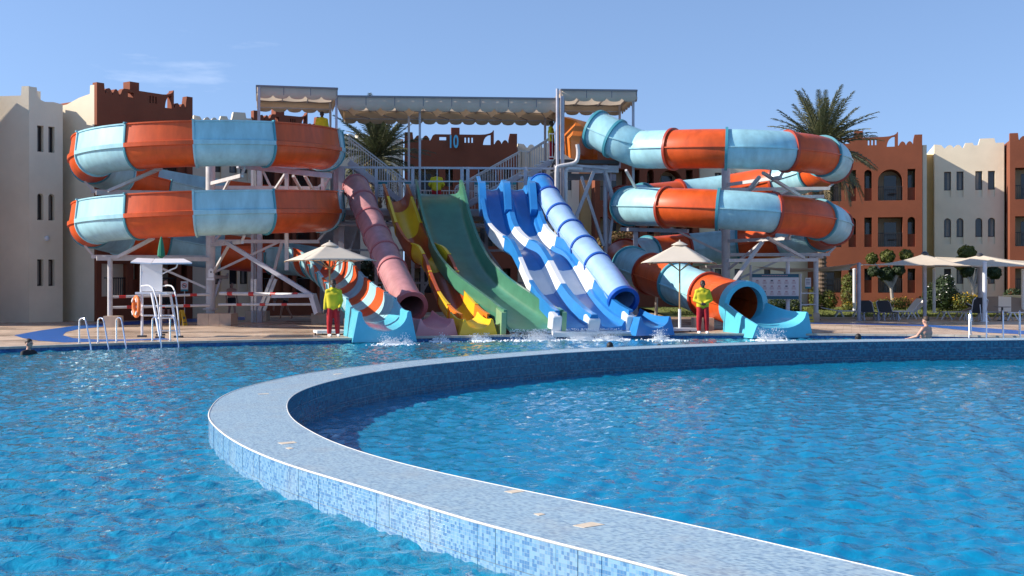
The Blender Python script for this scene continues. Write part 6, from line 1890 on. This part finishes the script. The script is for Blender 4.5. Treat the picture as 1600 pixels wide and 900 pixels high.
def person(label, p, rz, J, skin, hair, clothes, group=None, hairlong=False, cap=None, water=False, voxel=0.015):
    """J: joints in metres, the figure facing -y.  neck, head, hips, and left/right shoulder, elbow, wrist, hip, knee, ankle"""
    root = empty('person', p, rz, label, 'person', group)
    V = {k: Vector(v) for k, v in J.items()}
    caps, balls = [], []
    hd = V['head']; nk = V['neck']; pv = V['pelvis']; ch = V['chest']
    fdir = Vector(J.get('face', (0, -1, 0))).normalized()
    side = fdir.cross(Vector((0, 0, 1))).normalized()
    caps += [(nk - Vector((0, 0, 0.02)), hd - Vector((0, 0, 0.05)), 0.058, 0.055)]
    balls += [(hd + Vector((0, 0, 0.02)), 0.105, 14, 0.80, 0.95, 1.08), (hd + fdir * 0.02 - Vector((0, 0, 0.06)), 0.072, 12, 0.85, 0.95, 0.95)]
    caps += [(hd + fdir * 0.095 + Vector((0, 0, 0.02)), hd + fdir * 0.118 - Vector((0, 0, 0.022)), 0.012, 0.017)]          # nose
    caps += [(hd + fdir * 0.085 - side * 0.018 - Vector((0, 0, 0.062)), hd + fdir * 0.085 + side * 0.018 - Vector((0, 0, 0.062)), 0.011, 0.011)]   # lips
    for s_ in (-1, 1):
        caps += [(hd + side * s_ * 0.086 + Vector((0, 0, 0.02)), hd + side * s_ * 0.090 - Vector((0, 0, 0.02)), 0.016, 0.013)]
    spine = ch - pv
    shw = (V['ls'] - V['rs'])
    for f, hw, r in ((0.0, 0.085, 0.115), (0.35, 0.07, 0.10), (0.7, 0.09, 0.115), (1.0, 0.11, 0.115)):
        c = pv.lerp(ch, f); u = shw.normalized()
        caps.append((c - u * hw, c + u * hw, r, r))
    caps += [(ch, nk, 0.10, 0.06), (V['ls'], nk - Vector((0, 0, 0.03)), 0.062, 0.055), (V['rs'], nk - Vector((0, 0, 0.03)), 0.062, 0.055)]
    for s_ in 'lr':
        caps += [(V[s_ + 's'], V[s_ + 'e'], 0.056, 0.043), (V[s_ + 'e'], V[s_ + 'w'], 0.043, 0.029)]
        d = V[s_ + 'w'] - V[s_ + 'e']
        hand(caps, V[s_ + 'w'], J.get(s_ + 'hd', d), J.get(s_ + 'pn', (0, 1, 0) if not water else (0, 0, 1)))
        if s_ + 'k' in V:
            caps += [(V[s_ + 'h'], V[s_ + 'k'], 0.092, 0.058), (V[s_ + 'k'], V[s_ + 'a'], 0.058, 0.038)]
            toe = Vector(J.get(s_ + 't', V[s_ + 'a'] + fdir * 0.17 - Vector((0, 0, 0.055))))
            caps += [(V[s_ + 'a'] - Vector((0, 0, 0.04)), toe, 0.042, 0.032)]
    blob('body', caps, M[skin], root, voxel, balls)
    # hair
    hb = [(hd + Vector((0, 0, 0.055)) - fdir * 0.014, 0.108, 14, 0.84, 0.96, 0.90)]
    hc = []
    if hairlong: hc = [(hd - fdir * 0.07 + Vector((0, 0, 0.04)), nk - fdir * 0.09 - Vector((0, 0, 0.12)), 0.08, 0.05)]
    o = blob('hair', hc, M[cap or hair], root, 0.014, hb)
    # cut the hair away from the face: lower front is pushed in by keeping it above the brow
    # eyes / sunglasses
    if 'shades' in clothes:
        for s_ in (-1, 1):
            MB().ball(hd + fdir * 0.092 + side * s_ * 0.034 + Vector((0, 0, 0.022)), 0.028, 8, 1, 0.5, 0.8).build('sunglass_lens', M['hair'], root, local=True)
    else:
        for s_ in (-1, 1):
            MB().ball(hd + fdir * 0.094 + side * s_ * 0.033 + Vector((0, 0, 0.02)), 0.012, 8).build('eye', M['hair'], root, local=True)
    if 'hoodie' in clothes:
        hc = []
        for q_ in range(12):
            f = -0.03 + 1.03 * q_ / 11; hw = 0.082 + 0.028 * f; r = 0.132 - 0.012 * math.sin(math.pi * f * 0.9)
            c = pv.lerp(ch, f); u = shw.normalized(); hc.append((c - u * hw, c + u * hw, r, r))
        hc += [(ch, nk, 0.13, 0.085), (V['ls'], nk - Vector((0, 0, 0.03)), 0.086, 0.08), (V['rs'], nk - Vector((0, 0, 0.03)), 0.086, 0.08)]
        hc += [(nk - side * 0.06 - fdir * 0.05, nk + side * 0.06 - fdir * 0.05, 0.062, 0.062), (nk - side * 0.07 + fdir * 0.05 - Vector((0, 0, 0.03)), nk + side * 0.07 + fdir * 0.05 - Vector((0, 0, 0.03)), 0.045, 0.045)]
        for s_ in 'lr':
            hc += [(V[s_ + 's'], V[s_ + 'e'], 0.074, 0.064), (V[s_ + 'e'], V[s_ + 'w'].lerp(V[s_ + 'e'], 0.06), 0.064, 0.046)]
        blob('hoodie', hc, M['hoodie'], root, 0.018)
    if 'shirt' in clothes:
        hc = []
        for f, hw, r in ((0.0, 0.09, 0.128), (0.4, 0.08, 0.12), (1.0, 0.115, 0.128)):
            c = pv.lerp(ch, f); u = shw.normalized(); hc.append((c - u * hw, c + u * hw, r, r))
        hc += [(ch, nk - Vector((0, 0, 0.03)), 0.115, 0.07)]
        for s_ in 'lr': hc += [(V[s_ + 's'], nk - Vector((0, 0, 0.04)), 0.075, 0.065), (V[s_ + 's'], V[s_ + 's'].lerp(V[s_ + 'e'], 0.6), 0.075, 0.065)]
        blob('shirt', hc, M[clothes['shirt']], root, 0.018)
    if 'trousers' in clothes:
        tc_ = [(pv - shw.normalized() * 0.085, pv + shw.normalized() * 0.085, 0.128, 0.128)]
        for s_ in 'lr': tc_ += [(V[s_ + 'h'], V[s_ + 'k'], 0.118, 0.098), (V[s_ + 'k'], V[s_ + 'a'] + Vector((0, 0, 0.05)), 0.098, 0.075)]
        blob('trousers', tc_, M['trousers'], root, 0.018)
        for s_ in 'lr':
            a_ = V[s_ + 'a']; toe = Vector(J.get(s_ + 't', a_ + fdir * 0.17 - Vector((0, 0, 0.055))))
            blob('shoe', [(a_ - Vector((0, 0, 0.045)) - fdir * 0.03, toe + fdir * 0.01, 0.052, 0.045)], M['whitecloth'], root, 0.014)
    if 'shorts' in clothes:
        tc_ = [(pv - shw.normalized() * 0.08, pv + shw.normalized() * 0.08, 0.125, 0.125)]
        for s_ in 'lr': tc_ += [(V[s_ + 'h'], V[s_ + 'h'].lerp(V[s_ + 'k'], clothes.get('len', 0.5)), 0.112, 0.10)]
        blob('shorts', tc_, M[clothes['shorts']], root, 0.018)
    if 'top' in clothes:
        u = shw.normalized()
        c = pv.lerp(ch, 0.82)
        blob('swim_top', [(c - u * 0.09, c + u * 0.09, 0.125, 0.125)], M[clothes['top']], root, 0.016)
    return root
def stand(h=1.78, lw=None, rw=None, le=None, re=None, spread=0.11):
    k = h / 1.78
    J = dict(head=(0, -0.01, 1.655 * k), neck=(0, 0.015, 1.50 * k), chest=(0, 0.01, 1.30 * k), pelvis=(0, 0, 0.95 * k),
             ls=(0.185, 0.01, 1.42 * k), rs=(-0.185, 0.01, 1.42 * k), lh=(0.09, 0, 0.92 * k), rh=(-0.09, 0, 0.92 * k),
             lk=(spread + 0.01, -0.02, 0.50 * k), rk=(-spread - 0.01, -0.02, 0.50 * k), la=(spread + 0.02, 0.0, 0.095 * k), ra=(-spread - 0.02, 0.0, 0.095 * k))
    J['le'] = le or (0.25, 0.04, 1.13 * k); J['re'] = re or (-0.25, 0.04, 1.13 * k)
    J['lw'] = lw or (0.26, -0.06, 0.88 * k); J['rw'] = rw or (-0.26, -0.06, 0.88 * k)
    return J
G1 = dict(hoodie=1, trousers=1, shades=1)
J = stand(1.80); J['face'] = (0.35, -0.94, 0); J['lw'] = (0.21, -0.14, 0.93); J['rw'] = (-0.27, -0.05, 0.87)
pg1 = XD(521, 37.6)
person('lifeguard in yellow hoodie and red trousers standing under the parasol by the open spiral', pg1, R(4), J, 'skin_d', 'hair', G1, 'lifeguards')
J = stand(1.78); J['face'] = (0.1, -0.99, 0); J['lw'] = (0.05, -0.19, 1.02); J['rw'] = (-0.05, -0.19, 1.03); J['le'] = (0.28, -0.02, 1.13); J['re'] = (-0.28, -0.02, 1.13); J['lhd'] = (-0.8, -0.4, -0.3); J['rhd'] = (0.8, -0.4, -0.3)
person('lifeguard with clasped hands in yellow hoodie and red trousers before the tube slide', XD(1098, 39.9), R(-3), J, 'skin_d', 'hair', G1, 'lifeguards')
J = stand(1.76); J['head'] = (0.0, -0.16, 1.50); J['neck'] = (0, -0.06, 1.42); J['chest'] = (0, -0.02, 1.26); J['ls'] = (0.19, -0.03, 1.37); J['rs'] = (-0.19, -0.03, 1.37); J['le'] = (0.31, -0.02, 1.12); J['re'] = (-0.31, -0.02, 1.12); J['lw'] = (0.22, -0.22, 1.02); J['rw'] = (-0.22, -0.22, 1.02)
person('lifeguard in yellow and red bending forward on the deck above the green slide', XD(682, 51.5, ZD), R(180), J, 'skin_d', 'hair', dict(hoodie=1, trousers=1), 'lifeguards')
J = stand(1.76); J['face'] = (0.2, -0.97, 0)
person('lifeguard in yellow standing at the start of the open spiral under its awning', XD(503, 51.6, ZU + 0.45), R(10), J, 'skin_d', 'hair', G1, 'lifeguards')
person('lifeguard in yellow and red seen side on at the start of the tube slide', XD(861.5, 52.0, ZR), R(75), stand(1.78), 'skin_d', 'hair', G1, 'lifeguards')
# guests behind the barrier rails
J = stand(1.72, spread=0.09); J['lk'] = (0.10, -0.14, 0.49); J['la'] = (0.11, -0.22, 0.095); J['rk'] = (-0.09, 0.04, 0.49); J['ra'] = (-0.10, 0.20, 0.10)
person('dark haired person in black swimwear walking behind the barrier rails', XD(362, 56.5), R(30), J, 'skin_l', 'hair', dict(top='black', shorts='black', len=0.45), None, True)
J = stand(1.80); J['face'] = (0.5, -0.86, 0)
person('bald person in dark clothes standing behind the lifeguard chair', XD(259, 51.5), R(40), J, 'skin_l', 'skin_l', dict(shorts='black', len=0.7, shirt='black'), None)
J = dict(head=(0.0, -0.62, 1.06), face=(0, -0.8, -0.6), neck=(0, -0.50, 1.08), chest=(0, -0.34, 1.10), pelvis=(0, 0.05, 0.92), ls=(0.18, -0.42, 1.06), rs=(-0.18, -0.42, 1.06), le=(0.20, -0.50, 0.78), re=(-0.20, -0.48, 0.78), lw=(0.14, -0.52, 0.52), rw=(-0.12, -0.52, 0.52), lh=(0.09, 0.05, 0.90), rh=(-0.09, 0.05, 0.90), lk=(0.12, -0.16, 0.50), rk=(-0.12, 0.14, 0.50), la=(0.12, -0.22, 0.095), ra=(-0.12, 0.36, 0.10))
person('person with white cap bending down behind the barrier rails', XD(445, 56.0), R(-70), J, 'skin_l', 'hairb', dict(shorts='black', shirt='slingb', len=0.4), None, False, 'whitecloth')
# bathers
def bather(label, p, rz, skin, hair, zlift, clothes=None):
    J = stand(1.74)
    J['le'] = (0.33, -0.08, 1.18); J['re'] = (-0.33, -0.08, 1.18); J['lw'] = (0.36, -0.30, 1.12); J['rw'] = (-0.36, -0.30, 1.12)
    q = Vector(p); q.z = zlift
    return person(label, q, rz, J, skin, hair, clothes or dict(shorts='black', len=0.4), None, False, None, True)
bather('bather in a black shirt with head and shoulders above water by the ladder rails', XD(45, 30.9), R(70), 'skin_l', 'hairb', -1.50, dict(shorts='black', shirt='black', len=0.4))
bather('dark haired bather whose head shows over the mosaic wall below the double lane slide', XD(953, 30.7), R(175), 'skin_d', 'hair', -1.58)
bather('dark haired bather whose crown just shows over the mosaic wall below the blue tube', XD(1030, 31.6), R(160), 'skin_d', 'hair', -1.685)
bather('dark haired bather in the water past the tube slide outlet', XD(1341, 35.0), R(170), 'skin_d', 'hair', -1.55)
bather('bare-shouldered bather standing in the water before the loungers', XD(1447, 34.6), R(-142), 'skin_l', 'hairb', -1.02)

# ------------------------------------------------------------------ splashes at the slide ends
def splash(label, c, w, dirv, n, h, seed, curtain=False):
    root = empty('splash', (c.x, c.y, ZO), 0, label, 'splash', None)
    rng = random.Random(seed); mb = MB()
    t = Vector(dirv).normalized(); r = Vector((t.y, -t.x, 0))
    def drop(p, s_):
        vs = [p + Vector((0, 0, s_)), p + Vector((s_, 0, -s_ * 0.3)), p + Vector((-s_ * 0.5, s_ * 0.86, -s_ * 0.3)), p + Vector((-s_ * 0.5, -s_ * 0.86, -s_ * 0.3)), p + Vector((0, 0, -s_ * 1.2))]
        mb.add(vs, [(0, 1, 2), (0, 2, 3), (0, 3, 1), (4, 2, 1), (4, 3, 2), (4, 1, 3)])
    jets = [(rng.gauss(0, w * 0.24), rng.uniform(0, 0.4), rng.uniform(0.25, 1.0)) for _ in range(7)]
    for i in range(int(n * 1.6)):
        jet = rng.choice(jets); u = jet[0] + rng.gauss(0, w * 0.10); v = abs(rng.gauss(jet[1], 0.16)); z = rng.random() ** 1.6 * h * jet[2]
        drop(c + r * u + t * v + Vector((0, 0, ZO + z)), rng.uniform(0.006, 0.018) * (1.0 if z > 0.1 else 1.7))
    if curtain:
        for i in range(n):
            u = rng.uniform(-w / 2, w / 2); f = rng.random()
            drop(c + r * u + t * (0.10 * f) + Vector((0, 0, ZO + 0.36 * (1 - f))), rng.uniform(0.008, 0.018))
    mb.sm = True
    o = mb.build('droplets', M['foam'], root); o['kind'] = 'stuff'
    # foam floating on the water
    mb = MB()
    for i in range(int(n * (0.35 if curtain else 0.7))):
        a = rng.random() ** 1.5 * 1.1; u = rng.gauss(0, w * (0.30 + 0.25 * a))
        q = c + r * u + t * a + Vector((0, 0, ZO + 0.012))
        s_ = rng.uniform(0.015, 0.06) * (1.15 - a * 0.6)
        k = 6; ph = rng.random()
        ring = [q + Vector((math.cos(ph + 2 * math.pi * j / k) * s_ * rng.uniform(0.7, 1.6), math.sin(ph + 2 * math.pi * j / k) * s_ * rng.uniform(0.6, 1.1), -0.02)) for j in range(k)]
        mb.add(ring + [q + Vector((0, 0, 0.012 + 0.02 * rng.random()))], [(j, (j + 1) % k, k) for j in range(k)])
    o = mb.build('foam_patch', M['foam'], root); o['kind'] = 'stuff'
dv = (0.32, -0.95, 0)
for x, dd, w, n, h, lab, cur in ((607, 36.2, 0.7, 420, 0.42, 'white splash at the turquoise outlet of the open spiral', False), (684, 37.9, 0.5, 300, 0.34, 'white splash at the pink outlet', False), (748, 38.3, 0.5, 320, 0.36, 'white splash at the yellow outlet', False), (832, 38.6, 1.6, 700, 0.36, 'spray falling off the end of the green slide', True), (905, 38.9, 1.0, 420, 0.2, 'spray falling off the first blue lane', True), (950, 39.0, 1.0, 420, 0.22, 'spray falling off the second blue lane', True), (1030, 38.7, 0.6, 420, 0.45, 'white splash at the blue tube outlet', False), (1196, 38.4, 0.8, 480, 0.45, 'white splash at the turquoise outlet of the tube spiral', False)):
    splash(lab, XD(x, dd), w, dv, n, h, x, cur)
